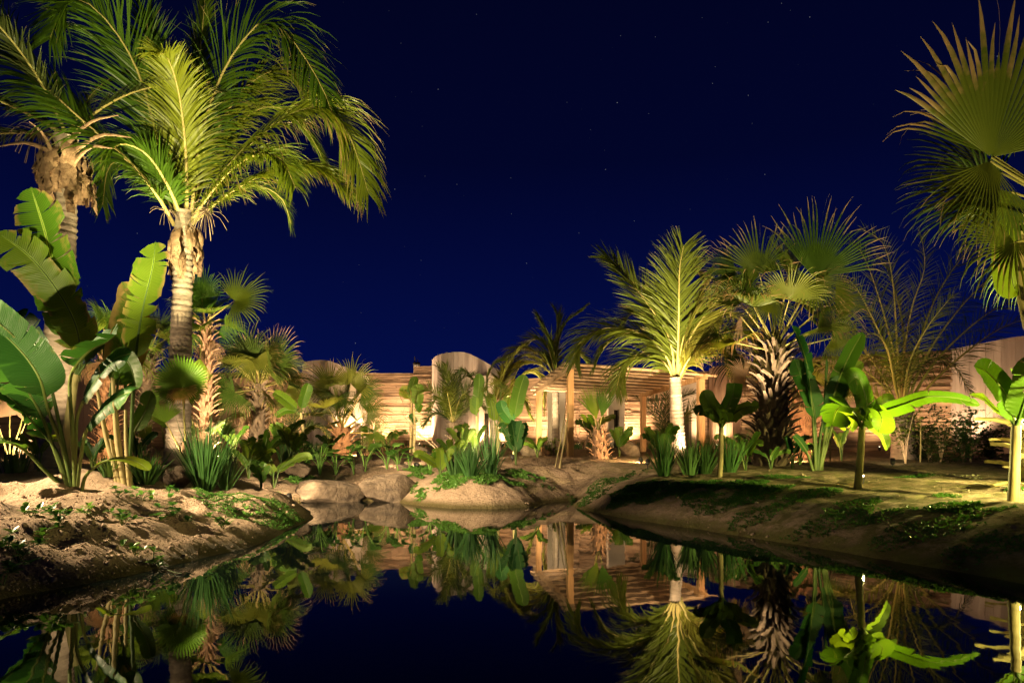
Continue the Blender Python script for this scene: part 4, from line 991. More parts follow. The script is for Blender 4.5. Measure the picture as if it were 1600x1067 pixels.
# the big booted fan palm
d = 13.9
b = G(1203, d); TT = P(1212, 540, d)
fan_palm(b, TT, .40, .26, 'large fan palm with heavy criss-cross leaf bases and pinkish-tipped fans', dict(nleaf=15, stalk=1.1, R=.95, mat='fan', el=(-.1, 1.25), dead=0, drytip=1.0), 'boot', step=.15, per=11, bscale=1.12, out=.2,
         heroes=[(TT, P(1187,428,d-.3), 1.12, dict(axis=(-.55,-.1,1), normal=(.1,-1,.2), drytip=.85, span=210, droop=.08)), (TT, P(1150,425,d-.2), .85, dict(axis=(-1,-.1,.05), normal=(.2,-1,.3), drytip=1.0, span=150, droop=.1)),
                 (TT, P(1272,434,d-.35), 1.62, dict(axis=(.42,-.1,1), normal=(-.2,-1,.15), drytip=.9, span=120, droop=.12, nseg=34)), (TT, P(1272,436,d-.4), .95, dict(axis=(.1,-.4,-1), normal=(0,-1,.2), drytip=.85, span=240, droop=.2)),
                 (TT, P(1232,430,d), 1.0, dict(axis=(.05,0,1), normal=(.6,-1,0), drytip=.3, span=110)), (TT, P(1205,470,d-.2), .8, dict(axis=(-.4,-.4,-.8), normal=(0,-1,.3), span=200, drytip=.6)),
                 (TT, P(1305,470,d+.1), .9, dict(axis=(1,0,-.2), normal=(0,-1,.4), drytip=.8, span=180)), (P(1212,560,d), P(1158,495,d-.1), .8, dict(axis=(-.3,-.1,-1), normal=(.3,-1,.2), drytip=1.2, span=50, nseg=14, joined=.15, mat='dry_fan', dry=.6, droop=.6)),
                 (P(1205,580,d), P(1165,590,d+.3), .55, dict(axis=(-1,-.2,.2), normal=(.2,-1,.2), drytip=1.0, dry=.4, span=200, mat='dry_fan'))])
d = 17.5
fan_palm(G(1252, d), P(1254, 610, d), .36, .28, 'second fan palm trunk with reddish leaf bases just behind the large booted one', dict(nleaf=8, stalk=.7, R=.8, mat='fan', el=(-.2, 1.2), dead=5, drytip=.7), 'boot_red', step=.17, per=8, bscale=1.15, out=.4)

# ------------------------------------------------------------------ feathery palm at right, dark
d = 16.5
b = G(1412, d); t = empty('feathery_palm', b, 'large dusky feathery palm arching over the saplings, thin fronds against the sky', 'palm tree')
stem_part(t, [b-Vector((0,0,.1)), P(1412, 700, d), P(1410, 640, d)], [.30, .27, .24], 'bark', 'trunk', n=16)
CR = P(1408, 640, d)
FR_ = [
 ([(1408,650),(1398,560),(1375,470),(1350,400),(1330,380)], .9), ([(1408,650),(1402,540),(1395,440),(1380,380),(1350,360)], .9), ([(1410,650),(1430,560),(1460,470),(1505,400),(1555,355)], .85), ([(1412,650),(1440,570),(1485,500),(1540,440),(1590,410)], .85),
 ([(1412,650),(1450,580),(1500,525),(1560,480),(1620,465)], .8), ([(1412,655),(1455,600),(1510,550),(1570,510),(1640,490)], .8), ([(1408,650),(1380,590),(1345,540),(1315,510),(1290,520)], .8), ([(1408,652),(1385,610),(1350,580),(1300,570),(1260,585)], .8),
 ([(1408,655),(1370,620),(1335,610),(1295,620)], .6), ([(1408,650),(1412,560),(1425,480),(1445,420),(1440,370)], .9), ([(1410,652),(1420,590),(1450,560),(1490,570),(1520,620)], .6), ([(1409,652),(1395,590),(1370,560),(1340,565),(1325,620)], .7),
 ([(1408,650,0),(1390,560,-.6),(1360,490,-1),(1330,440,-1.4),(1305,450,-1.6)], .8), ([(1408,650),(1400,570,.6),(1375,520,1),(1350,480,1.4)], .9), ([(1410,650),(1420,570,-.5),(1450,510,-1),(1490,460,-1.3)], .8), ([(1410,650),(1412,520,.5),(1390,430,1),(1370,400,1.4)], .9),
 ([(1410,650),(1398,600,-.4),(1385,540,-.9),(1360,520,-1.3),(1335,545,-1.6)], .7),
]
for k, (s, ll) in enumerate(FR_):
    frond_part(t, curve(PP(s, d), 18), 'dark_frond' if k not in (6, 7, 8, 11, 12, 16) else 'coco_mid', nl=62, ll=ll, wid=.018, droop=.45, rise=.3, nref=(RNG.normal(0, .5), -.8, .5), rad=.045, drytip=.3, bare=.22, jit=.25, sweep=60)

# ------------------------------------------------------------------ broad-leaved bananas of the right bank
def banana(px, d, top, leaves, label, r=.055, mat='banana', sm='banana_trunk', fl=None):
    b = G(px, d); t = empty('banana_plant', b, label, 'banana plant')
    stem_part(t, [b-Vector((0, 0, .04)), P((px+top[0])/2+1, (top[1]+760)/2, d), P(top[0], top[1], d)], [r, r*.85, r*.8], sm)
    for s, w, kw in leaves:
        m_ = kw.pop('mat', mat); a = dict(pr=.016, tears=1, petiole=.14, sag=.25, fold=.25); a.update(kw)
        leaf_part(t, PP(s, d), w, m_, **a)
    return t
banana(1340, 9.35, (1347, 668), [
  ([(1347,668),(1355,640,-.1),(1348,605,-.2),(1338,590,-.3),(1325,600,-.5)], .34, dict(ref=(.3,-1,.1), tears=2, curl=.3)),
  ([(1347,668),(1340,650,-.2),(1322,635,-.4),(1308,640,-.6),(1300,665,-.8)], .38, dict(ref=(-.2,-.6,.8), tears=4, sag=.4)),
  ([(1348,666),(1375,645,-.1),(1410,632,-.1),(1450,620,-.1),(1495,622,-.1),(1532,632,-.1)], .22, dict(ref=(.1,-.75,.6), tears=2, petiole=.12, sag=.5, dry=.05)),
  ([(1348,668),(1362,650,.1),(1380,630,.3),(1400,628,.5)], .26, dict(ref=(.4,-1,.2), mat='strel_mid')),
  ([(1347,672),(1352,650,-.3),(1368,640,-.5),(1378,655,-.7),(1372,675,-.8)], .30, dict(ref=(.1,-.8,.5), tears=3, sag=.4)),
  ([(1348,670),(1360,662,.2),(1375,672,.3),(1388,700,.4)], .24, dict(ref=(.5,-1,.2), mat='strel_mid')),
  ([(1346,668),(1335,655,-.1),(1322,650,-.1),(1308,662,0)], .30, dict(ref=(-.4,-.9,.4), tears=3)),
 ], 'floodlit banana sapling whose long leaf reaches right across the bank')
banana(1583, 7.55, (1588, 665), [
  ([(1588,668),(1578,630,-.1),(1560,600,-.2),(1540,580,-.3),(1522,572,-.4)], .27, dict(ref=(-.3,-1,.2), tears=1, petiole=.1)),
  ([(1588,668),(1600,630,-.2),(1612,590,-.4),(1605,555,-.5)], .34, dict(ref=(-.6,-1,.1), tears=1)),
  ([(1588,668),(1575,652,.1),(1555,640,.1),(1535,622,.1),(1515,615,.2)], .17, dict(ref=(.1,-.6,.8), tears=2)),
  ([(1588,668),(1605,640,-.1),(1640,620,-.1),(1680,620,-.2)], .30, dict(ref=(0,-.7,.7))),
  ([(1588,668),(1592,640,.2),(1590,600,.4),(1580,575,.5)], .28, dict(ref=(.5,-1,0))),
 ], 'floodlit banana sapling at the right edge with a stout straight stem', r=.06)
banana(1124, 11.5, (1127, 668), [
  ([(1127,668),(1122,650,-.1),(1108,630,-.2),(1098,610,-.25)], .30, dict(ref=(.3,-1,.1), tears=0, mat='strel_mid')),
  ([(1127,668),(1135,640,-.1),(1145,618,-.15),(1148,598,-.2)], .26, dict(ref=(-.3,-1,.1), tears=2, mat='strel_mid', shape=(.2,.95))),
  ([(1127,668),(1145,648,-.1),(1165,636,-.2),(1186,634,-.3)], .24, dict(ref=(0,-.8,.6), tears=4, mat='strel_mid')),
  ([(1127,668),(1130,650,-.2),(1135,645,-.4),(1140,660,-.5)], .18, dict(ref=(0,-1,.4), tears=2)),
  ([(1127,668),(1115,650,.2),(1095,640,.3),(1085,645,.4)], .2, dict(ref=(0,-1,.4), tears=2, mat='strel_mid')),
 ], 'banana sapling with broad dark leaves and bare brown stem, right of the pergola', r=.05)
# bird of paradise clump on the right bank
d = 12
b = G(1279, d); t = empty('paddle_leaved_clump', b, 'upright dark paddle-leaved clump in front of the reddish fan palm trunk', 'plant')
for s, w, m_, kw in [
  ([(1275,740),(1272,680),(1268,630),(1262,575),(1250,535),(1237,508)], .34, 'strel', dict(ref=(.8,-1,0), petiole=.42, tears=4)),
  ([(1276,740),(1275,690),(1272,640),(1262,610),(1248,580),(1242,560)], .38, 'strel', dict(ref=(.1,-1,.1), petiole=.45, tears=3)),
  ([(1280,740),(1290,680),(1300,630),(1312,590),(1330,550),(1349,518)], .30, 'strel_mid', dict(ref=(-.6,-1,.1), petiole=.45, tears=1)),
  ([(1280,740),(1294,690),(1308,640),(1318,600),(1330,580),(1348,566)], .22, 'strel_mid', dict(ref=(-.2,-1,.4), petiole=.6, tears=0)),
  ([(1282,740),(1290,695),(1300,650),(1302,625),(1308,605),(1318,590)], .33, 'strel', dict(ref=(-.1,-1,.3), petiole=.52, tears=0)),
  ([(1272,740),(1262,710),(1250,690),(1240,680)], .15, 'strel', dict(ref=(.1,-1,.3), petiole=.5, tears=0)),
  ([(1284,740),(1286,700),(1292,660),(1296,640)], .12, 'strel', dict(ref=(.1,-1,.3), petiole=.6, tears=0)),
  ([(1278,740),(1281,690),(1288,640),(1290,600),(1292,560)], .05, 'strel', dict(ref=(.1,-1,.3), petiole=.75, tears=0))]:
    leaf_part(t, PP(s, d), w, m_, pr=.022, fold=.3, **kw)
# ------------------------------------------------------------------ near fan palm top right
d = 6.6
x0 = (1685-800)/FOC*d; b = Vector((x0, d, g1(x0, d)))
tp = Vector((x0-.05, d, P(0, 330, d).z))
hub = P(1549, 246, d-.25)
fan_palm(b, tp, .20, .15, 'nearest fan palm, its huge pleated leaf filling the upper right corner', dict(nleaf=5, stalk=.9, R=.9, mat='fan', el=(-.5, .9), dead=0, drytip=.5, az0=.2), 'boot_yel', step=.13, per=6, bscale=1.1, out=.2,
  heroes=[(tp, hub, 1.34, dict(axis=(.16,-.15,1), normal=(0,-1,.15), span=138, nseg=32, joined=.58, drytip=1.1, dry=.12, droop=.12, ragged=.2, fold=.12, wind=(-.25,0,0))),
          (tp, P(1552,243,d-.2), 1.15, dict(axis=(-1,-.1,.75), normal=(.2,-1,.1), span=44, nseg=11, joined=.35, drytip=1.3, droop=.3, dry=.2, ragged=.3)),
          (tp, P(1547,252,d-.3), .95, dict(axis=(-.35,-.3,-1), normal=(0,-1,.15), span=95, nseg=22, joined=.2, drytip=.7, droop=.15)),
          (tp, P(1565,270,d+.1), 1.0, dict(axis=(-1,.1,-.1), normal=(.1,-1,.4), span=130, nseg=30, joined=.45, drytip=.3, droop=.15, mat='dark_frond')),
          (tp, P(1580,300,d+.1), .85, dict(axis=(-.5,.1,-1), normal=(.1,-1,.4), span=150, nseg=30, joined=.35, drytip=.9, droop=.25))])
dn = 8.5
b = G(1622, dn); t = empty('fan_palm', b, 'short straw-coloured palm trunk of overlapping pads behind the right edge sapling', 'palm tree')
m = MB(); m.tube([(0, 0, -.1), (0, 0, .6), (.05, 0, 1.05)], [.17, .16, .13], 12); m.build('trunk', M['boot_yel'], t, loc=(0, 0, 0))
for k in range(26):
    az = math.pi+k*2.4; z = .03+k*.04; s_ = RNG.uniform(1.3, 2.1)
    inst('leaf_base', BOOTS['boot_yel'], t, Matrix.Translation((math.cos(az)*.13, math.sin(az)*.13, z)) @ Matrix.Rotation(az, 4, 'Z') @ Matrix.Rotation(.55+RNG.normal(0, .22), 4, 'Y') @ Matrix.Rotation(RNG.normal(0, .35), 4, 'X') @ Matrix.Scale(s_, 4))
# broad leaf hanging below it, from a banana whose stem stands outside the picture
x1 = (1672-800)/FOC*6.9; b = Vector((x1, 6.9, g1(x1, 6.9)))
t = empty('banana_plant', b, 'tall banana at the right edge, one broad dark leaf hanging below the nearest fan palm', 'banana plant')
stem_part(t, [b, P(1640, 600, 6.9), P(1602, 470, 6.9), P(1594, 350, 6.9)], [.10, .085, .07, .05])
leaf_part(t, PP([(1594,352),(1590,338),(1584,345),(1580,365),(1578,400),(1582,440),(1592,462)], 6.9), .34, 'banana', tears=2, petiole=.12, ref=(-.3,-1,.1), fold=.1, sag=.05, dry=.12)
# ------------------------------------------------------------------ boulders
def rockp(px, py, wpx, hpx, label, seed, dep=.8, rot=0, sink=.25, d=None):
    b = GP(px, py, 4, 30) if d is None else Vector(((px-800)/FOC*d, d, EYE-(py-HOR)/FOC*d))
    s = b.y/FOC; return boulder(b, wpx*s/2, wpx*s/2*dep, hpx*s*.62, label, seed, rot, sink=sink)
rockp(518, 784, 92, 36, 'wide flat-topped boulder at the waterline, left of its darker neighbour', 3, .8, .2, .2, d=13.9)
rockp(604, 783, 74, 42, 'dark split boulder at the waterline touching the sand mound', 9, .9, -.35, .2, d=14.0)
rockp(468, 745, 40, 24, 'rounded boulder behind the wide flat-topped one, among elephant ears', 5)
rockp(560, 738, 24, 16, 'small pale stone between the elephant ears above the boulders', 6)
rockp(985, 712, 28, 20, 'egg-shaped pale boulder under the pergola', 7)
rockp(828, 712, 34, 17, 'low tan boulder at the foot of the rear left pergola post', 8)
rockp(268, 757, 66, 30, 'broad low boulder behind the spiky clump on the left bank', 10, .6)
rockp(507, 706, 22, 14, 'small stone by the wall foot left of the short stout palm', 12)
rockp(655, 707, 26, 12, 'flat stone in front of the glaring wall lamp', 13)
rockp(630, 733, 20, 10, 'little stone left of the banana clump on the mound', 14)
rockp(668, 722, 22, 12, 'little stone right of the thin banana stalks', 16)

# ------------------------------------------------------------------ elephant ears
EAR = 'elephant ear plants along the back bank'
for px, py, h, n, sz, lab in [(500,741,44,14,17,'biggest elephant ear clump, right of the rounded boulder'), (525,742,34,9,14,'dark elephant ear clump filling in beside the biggest one'),
        (570,737,40,7,18,'elephant ear clump left of the small pale stone'), (553,742,26,4,15,'little elephant ear with one raised leaf above the flat-topped boulder'),
        (605,732,36,8,15,'elephant ear clump behind the dark split boulder'), (622,735,30,5,14,'elephant ear with splayed stalks just left of the thin banana stalks'), (640,734,22,4,13,'small elephant ear at the feet of the thin banana stalks'),
        (473,745,36,7,15,'elephant ear behind the rounded boulder'), (545,722,30,5,14,'upright elephant ear at the right foot of the short stout palm'), (672,738,30,7,14,'yellow-green elephant ear at the left of the mound planting'),
        (1250,726,44,9,20,'brightly lit elephant ear between the booted palm and the dark paddle clump'), (1172,724,40,5,16,'elephant ear leaning on the left side of the booted palm trunk'), (1270,722,26,4,14,'small elephant ear hidden behind the dark paddle clump')]:
    b = GP(px, py, 8, 27); s = b.y/FOC; elephant_ear(b, h*s, n, sz*s, lab, EAR)
def leafy(px, py, n, hpx, lpx, wpx, mat, label, name='young_banana_plant', cat='plant', lean=.5, az0=0, tears=2, group=None):
    b = GP(px, py, 5, 27); s = b.y/FOC
    return paddle_plant(name, b, n, hpx*s, lpx*s, wpx*s*.78, mat, label, cat, group, lean, az0, tears)
leafy(428, 762, 5, 34, 52, 18, 'strel_mid', 'young banana with pale yellow stalks at the water end of the left bank', lean=.8)
leafy(408, 764, 3, 24, 34, 22, 'strel_mid', 'tiny banana with one upright oval leaf beside the pale-stalked one', lean=.3, az0=1)
leafy(412, 742, 6, 45, 45, 24, 'banana', 'banana clump with rounded glossy leaves right of the big spiky grass', lean=.6, az0=.7)
leafy(440, 728, 7, 55, 45, 18, 'strel_mid', 'leafy banana thicket left of the thin V-shaped banana', lean=.45, az0=2)
leafy(605, 706, 7, 25, 36, 12, 'strel_mid', 'small paddle plant spread like a star against the glowing wall', lean=.9, az0=.3)
leafy(688, 744, 6, 22, 52, 20, 'banana', 'bright green banana clump on the mound with one broad leaf leaning left', lean=.6, az0=2.2, tears=1)
leafy(705, 728, 5, 30, 34, 13, 'banana', 'second bright banana tuft behind the leaning one on the mound', lean=.6)
leafy(806, 727, 6, 42, 60, 22, 'strel', 'dark paddle-leaved plant silhouetted against the white lamp glare', lean=.42, az0=.9)
leafy(742, 720, 4, 40, 40, 13, 'strel_mid', 'narrow dark paddle plant on the right side of the mound grass', lean=.6, az0=2.6)
leafy(968, 712, 6, 26, 38, 17, 'strel_mid', 'dark-leaved young banana left of the egg-shaped boulder', lean=.5, az0=.2, tears=4)
leafy(925, 700, 4, 40, 34, 15, 'strel_mid', 'young banana half hidden behind the red-brown little palm', lean=.8, az0=1.7)
leafy(1037, 738, 8, 52, 44, 20, 'strel_mid', 'pale-leaved banana clump left of the glaring palm trunk', lean=.5, az0=1)
leafy(1165, 735, 4, 40, 46, 14, 'strel_mid', 'thin-leaved plant right of the bare-stemmed sapling', lean=.7, az0=.4)
leafy(1238, 732, 3, 40, 36, 14, 'strel', 'thin dark stalk with drooping leaves before the reddish trunk', lean=.5, az0=3)
leafy(365, 720, 4, 40, 40, 16, 'strel_mid', 'shaded banana tuft under the hanging dead fan', lean=.5, az0=2)
leafy(145, 735, 5, 36, 40, 17, 'strel', 'dark banana tuft behind the long glossy stalks', lean=.5)
leafy(214, 735, 5, 44, 40, 17, 'strel', 'dark banana tuft right of the pale stalk clump', lean=.5, az0=1.2)
leafy(455, 735, 6, 50, 42, 16, 'banana', 'narrow-leaved green thicket between the pale-stalked banana and the V banana', lean=.5, az0=.9)
leafy(388, 748, 6, 34, 40, 14, 'banana', 'light green young banana tuft under the brown-tipped fan palm', lean=.7, az0=2.9, tears=3)
leafy(515, 716, 5, 24, 30, 11, 'strel_mid', 'small upright tuft left of the short stout palm', lean=.5, az0=1.9)
leafy(722, 726, 6, 44, 44, 14, 'strel_mid', 'tall thin-leaved banana at the back of the mound grass', lean=.4, az0=1.1)
leafy(840, 715, 5, 22, 26, 10, 'banana', 'small lit tuft left of the rear left pergola post', lean=.7, az0=.5)
leafy(60, 735, 6, 40, 42, 15, 'banana', 'green tuft between the glaring dry fans and the old palm trunk', lean=.6, az0=.5, tears=3)
leafy(1205, 733, 4, 24, 30, 10, 'aloc', 'small leafy tuft at the foot of the booted palm', lean=.8, az0=.5)
leafy(1315, 720, 4, 34, 26, 12, 'strel_mid', 'small shaded banana beyond the first floodlit sapling', lean=.5, az0=1.2)

# thin bananas with real stems
def thin_banana(px, d, tops, leaves, label, r=.045, mat='banana'):
    b = G(px, d); t = empty('thin_banana_plant', b, label, 'banana plant')
    for (x, y) in tops: stem_part(t, [b-Vector((0,0,.05)), P((px+x)/2+1, (y+715)/2, d), P(x, y, d)], [r, r*.9, r*.6], 'pale_stem')
    for s, w, kw in leaves: 
        a = dict(tears=3, petiole=.2, pr=.012); a.update(kw); leaf_part(t, PP(s, d), w, a.pop('mat', mat), **a)
thin_banana(478, 17.5, [(470, 645)], [([(470,648),(455,632),(440,620),(428,612)], .30, dict(dry=.1, ref=(.3,-1,.5))), ([(470,648),(473,628),(478,612),(482,598)], .28, dict(dry=.15, ref=(.5,-1,0))), ([(470,648),(450,640),(430,650)], .2, dict(dry=.2))],
            'thin pale-stemmed banana with its two top leaves in a V')
thin_banana(641, 21, [(643, 625)], [([(643,630),(643,612),(646,598),(650,588)], .28, dict(mat='strel_mid', tears=1)), ([(643,630),(636,615),(632,608),(631,620)], .3, dict(dry=.3))], 'taller of two thin banana stalks before the ribbed wall')
thin_banana(646, 20.5, [(647, 640)], [([(647,642),(652,625),(653,610),(650,600)], .38, dict(mat='strel_mid')), ([(647,642),(652,640),(656,630)], .25, dict(mat='banana')), ([(647,642),(644,650),(650,660)], .2, dict(mat='strel'))], 'shorter thin banana stalk with a pale round leaf')
thin_banana(776, 18.6, [(775, 665), (778, 670)], [([(775,668),(770,640),(765,615)], .3, dict(mat='banana')), ([(775,668),(785,640),(795,620)], .28, dict(mat='banana')), ([(775,668),(790,660),(805,665)], .2, {})], 'slim yellow-green banana left of the silhouetted paddle plant')
thin_banana(744, 18.5, [(745, 650)], [([(745,655),(745,635),(748,610),(749,583)], .30, dict(mat='strel_mid', tears=1)), ([(745,655),(742,640),(741,620)], .26, dict(mat='strel_mid'))], 'single tall narrow leaf standing before the pale curved wall')
thin_banana(803, 17.2, [(803, 668)], [([(803,672),(805,645),(812,610),(820,585)], .36, dict(mat='strel_mid', tears=1)), ([(803,672),(797,655),(786,640),(782,625)], .3, dict(mat='strel'))], 'tall broad leaf plant right behind the silhouetted paddle plant')
# papyrus-like tuft
d = 18.4; b = G(771, d); t = empty('papyrus_plant', b, 'papyrus-like plant with feathery yellow-green heads left of the silhouetted paddle plant', 'plant')
for (x, y) in [(757,610),(772,600),(783,604),(766,622),(790,612)]:
    mb = MB(); c = P(x, y, d); mb.tube(curve([b, (b+c)/2+Vector((.02,0,.05)), c], 7), .008, 5); s = mb.build('stalk', M['stem'], t)
    mb = MB(); cc = np.array(c)-np.array(b)
    for k in range(60):
        dd = nrm(RNG.normal(0, 1, 3)+np.array([0,0,.5])); L = .26*RNG.uniform(.6,1.1); e_ = cc+dd*L*.7+np.array([0,0,-.02]); f_ = cc+dd*L+np.array([0,0,-.08]); w = np.cross(dd, (0,1,.1))*.006
        mb.add([cc-w, cc+w, e_+w, e_-w, f_], [(0,1,2,3)], [(3,2,4)], a=(.1,0,0))
    mb.build('flower_head', M['coco_mid'], t, loc=(0,0,0))
# phoenix-type palm in front of the pale curved wall
d = 20.5; b = G(712, d); t = empty('date_palm', b, 'young date palm with arching fronds against the tall pale curved wall', 'palm tree')
booted_trunk(t, b, P(708, 660, d), .24, .2, 'boot', .14, 6, .7)
for s, ll, m_ in [([(708,662),(690,625),(672,610),(655,612),(648,625)],.55,'coco_mid'), ([(708,662),(698,600),(692,580),(684,572)],.6,'coco_mid'), ([(708,662),(705,610),(700,585),(697,570)],.6,'coco_mid'), ([(708,662),(715,610),(725,590),(742,585)],.55,'dark_frond'),
        ([(708,662),(722,620),(738,600),(752,600)],.55,'dark_frond'), ([(708,662),(712,600),(718,585),(722,578)],.5,'dark_frond'), ([(708,662),(725,640),(745,630),(760,640)],.5,'dark_frond'), ([(708,662),(695,630),(685,620),(670,640)],.5,'coco_mid'),
        ([(708,662),(700,620,-.5),(695,605,-.9),(705,620,-1.3)],.5,'coco_mid'), ([(708,662),(716,630,-.5),(726,615,-.9),(738,640,-1.2)],.5,'coco_mid'), ([(708,662),(690,645),(670,650),(660,665)],.45,'dark_frond')]:
    frond_part(t, curve(PP(s, d), 14), m_, nl=56, ll=ll*1.12, wid=.024, droop=.25, rise=.35, nref=(RNG.normal(0,.4), -.8, .5), rad=.02, drytip=.3, sweep=50)
# slack fronds of a palm lying low behind the thin V banana
d = 20; b = G(455, d); t = empty('young_palm', b, 'low young palm with long arching dark fronds between the V banana and the stout palm', 'palm')
for s, ll in [([(455,700),(470,655),(500,645),(540,650)],.5), ([(455,700),(465,640),(490,620),(520,622)],.5), ([(455,700),(448,650),(440,620),(425,600)],.5), ([(455,700),(458,650),(462,620),(468,600)],.5), ([(455,700),(440,670),(420,660),(405,670)],.45), ([(455,700),(475,670),(500,668),(515,685)],.4)]:
    frond_part(t, curve(PP(s, d), 14), 'dark_frond', nl=44, ll=ll, wid=.024, droop=.3, rise=.3, nref=(0,-.7,.7), rad=.02)
# feathery palms under and behind the pergola
d = 25; b = G(1040, d); t = empty('young_palm', b, 'dark fine-fronded palm against the ribbed wall at the right end of the pergola', 'palm')
for s in [[(1040,700),(1030,660),(1010,630),(985,615)], [(1040,700),(1035,650),(1020,620),(1005,605)], [(1040,700),(1055,650),(1065,620),(1085,612)], [(1040,700),(1070,650),(1090,630),(1105,640)], [(1040,700),(1042,640),(1040,610),(1045,595)]]:
    frond_part(t, curve(PP(s, d), 14), 'dark_frond', nl=44, ll=.7, wid=.03, droop=.3, nref=(0,-.8,.5), rad=.02)
# bare branching shrubs
def twiggy(px, d, hpx, n, label, lean=0, r=.012, name='bare_shrub'):
    b = G(px, d, .05); mb = MB(); s = d/FOC; H = hpx*s
    def grow(p, dd, L, r, k):
        q = [p]; 
        for i in range(3): dd = nrm(dd+RNG.normal(0, .16, 3)); q.append(q[-1]+dd*L/3)
        mb.tube(q, [r, r*.85, r*.75, r*.6], 4, cap=False)
        if k > 0:
            for j in range(2 if RNG.random() < .7 else 3): grow(q[-1] if j else q[2], nrm(dd+RNG.normal(0, .42, 3)+np.array([0,0,.1])), L*RNG.uniform(.6,.85), r*.6, k-1)
    for i in range(n): grow(np.zeros(3), nrm(np.array([lean+RNG.normal(0,.35), RNG.normal(0,.2), 1])), H*.42, r, 3)
    o = mb.build(name, M['twig'], loc=tuple(b)); return tag(o, label, 'shrub')
twiggy(692, 19.5, 95, 4, 'bare dark twigs leaning left in front of the glaring wall lamp', -.45, .02)
twiggy(590, 26, 75, 3, 'spindly leafless shrub against the wall behind the star-shaped plant', -.1)
twiggy(745, 22, 60, 3, 'thin twiggy shrub beside the narrow doorway')
twiggy(912, 25, 70, 3, 'crooked bare sapling on the wall under the pergola', .1, .016)
twiggy(1450, 15, 60, 4, 'bare reddish twigs at the foot of the dusky feathery palm', .1, .01)
twiggy(1532, 16.5, 92, 4, 'sparse twiggy shrub before the slanting plank wall', 0, .012)
def leafy_shrub(px, d, wpx, hpx, n, ls, mat, label, stems=5, base=.15):
    b = G(px, d, .03); s = d/FOC; w = wpx*s/2; h = hpx*s; t = empty('leafy_shrub', b, label, 'shrub')
    mb = MB(); tips = []
    for i in range(stems):
        a = RNG.uniform(0, 6.28); tp = np.array([math.cos(a)*w*RNG.uniform(.2,.8), math.sin(a)*w*.6, h*RNG.uniform(.6,1)])
        mb.tube(curve([(0,0,0), tp*np.array([.3,.3,.5]), tp], 6), np.linspace(.014,.004,6), 4); tips.append(tp)
    mb.build('branches', M['twig'], t, loc=(0,0,0))
    mb = MB()
    for i in range(n):
        tp = tips[RNG.integers(len(tips))]; f = RNG.uniform(base, 1.0)
        c = tp*np.array([.3+.7*f,.3+.7*f, 1])*np.array([1,1,f])+RNG.normal(0, 1, 3)*np.array([w*.28, w*.25, h*.09])
        sprig_leaves(mb, c, 6, ls, .9)
    mb.build('foliage', M[mat], t, loc=(0,0,0)); return t
leafy_shrub(1415, 14.2, 56, 95, 200, .06, 'coco_mid', 'yellowish small-leaved shrub before the stump of the dusky palm', 8, .55)
leafy_shrub(1470, 14.6, 60, 90, 420, .075, 'dark_frond', 'dark leafy shrub below the middle of the long floodlit leaf', 8)
leafy_shrub(1505, 15.0, 50, 85, 380, .075, 'cover', 'green leafy shrub beneath the far end of the long leaf', 7)
leafy_shrub(1440, 15.5, 46, 75, 320, .07, 'dark_frond', 'shadowy shrub between the yellowish one and the dark one', 7)
leafy_shrub(1545, 15.5, 56, 75, 380, .075, 'strel_mid', 'shadowy shrub behind the right floodlit sapling', 7)
leafy_shrub(866, 19.6, 26, 30, 60, .075, 'fan_green', 'small yellow-green bush between the two left pergola posts', 6, .1)
leafy_shrub(885, 20.6, 14, 30, 30, .07, 'banana', 'little green bush behind the front left pergola post', 4, .1)
leafy_shrub(566, 27.5, 20, 34, 24, .08, 'coco_mid', 'wispy shrub lit from behind at the doorway', 5, .3)
leafy_shrub(548, 27.2, 16, 30, 18, .08, 'coco_mid', 'wispy shrub right beside the stout palm trunk', 4, .3)
# stakes and young whip beside pergola
def whip(px, d, x1, y1, label, r=.02, mat='banana_trunk'):
    b = G(px, d, .05); mb = MB(); e_ = P(x1, y1, d); mb.tube([Vector((0,0,0)), (e_-b)*.5+Vector((.01,0,0)), e_-b], [r, r*.8, r*.6], 6)
    o = mb.build('young_tree_stem', M[mat], loc=tuple(b)); return tag(o, label, 'sapling')
whip(874, 15.8, 888, 645, 'leaning bare whip in front of the left pergola posts', .028)
whip(867, 15.8, 884, 640, 'second thinner whip crossing behind the leaning one', .014)
whip(1297, 14, 1297, 655, 'thin pale stake right of the dark paddle clump', .018)
whip(1438, 14.6, 1438, 650, 'brown stake under the long floodlit leaf', .018)
whip(1517, 15, 1516, 645, 'pale stake among the shrubs left of the right sapling', .022, 'pale_stem')
for px, py, n, h, lab, mt in [(735,745,130,50,'green grass clump on the right half of the mound','grass'),(712,742,90,42,'green grass clump in the middle of the mound','grass'),(765,742,60,70,'dark rigid grass at the right end of the mound planting','strel'),
        (1038,744,90,70,'arching light grass clump in front of the pale-leaved bananas','grass'),(1078,742,120,52,'dark spiky grass below the glaring palm trunk','grass'),(1100,740,130,60,'dark spiky grass just left of the bare-stemmed sapling','grass'),(1140,738,110,58,'dark spiky grass right of the bare-stemmed sapling','grass'),
        (448,722,80,42,'dark grass under the leafy banana thicket','grass'),(487,718,70,30,'dark grass in front of the left wall lamp','grass')]:
    b = GP(px, py, 6, 27); s = b.y/FOC; grass_clump(b, int(n*1.2), h*s*1.1, lab, .62, 1.7*s, mat=mt, r=.12*b.y/12)
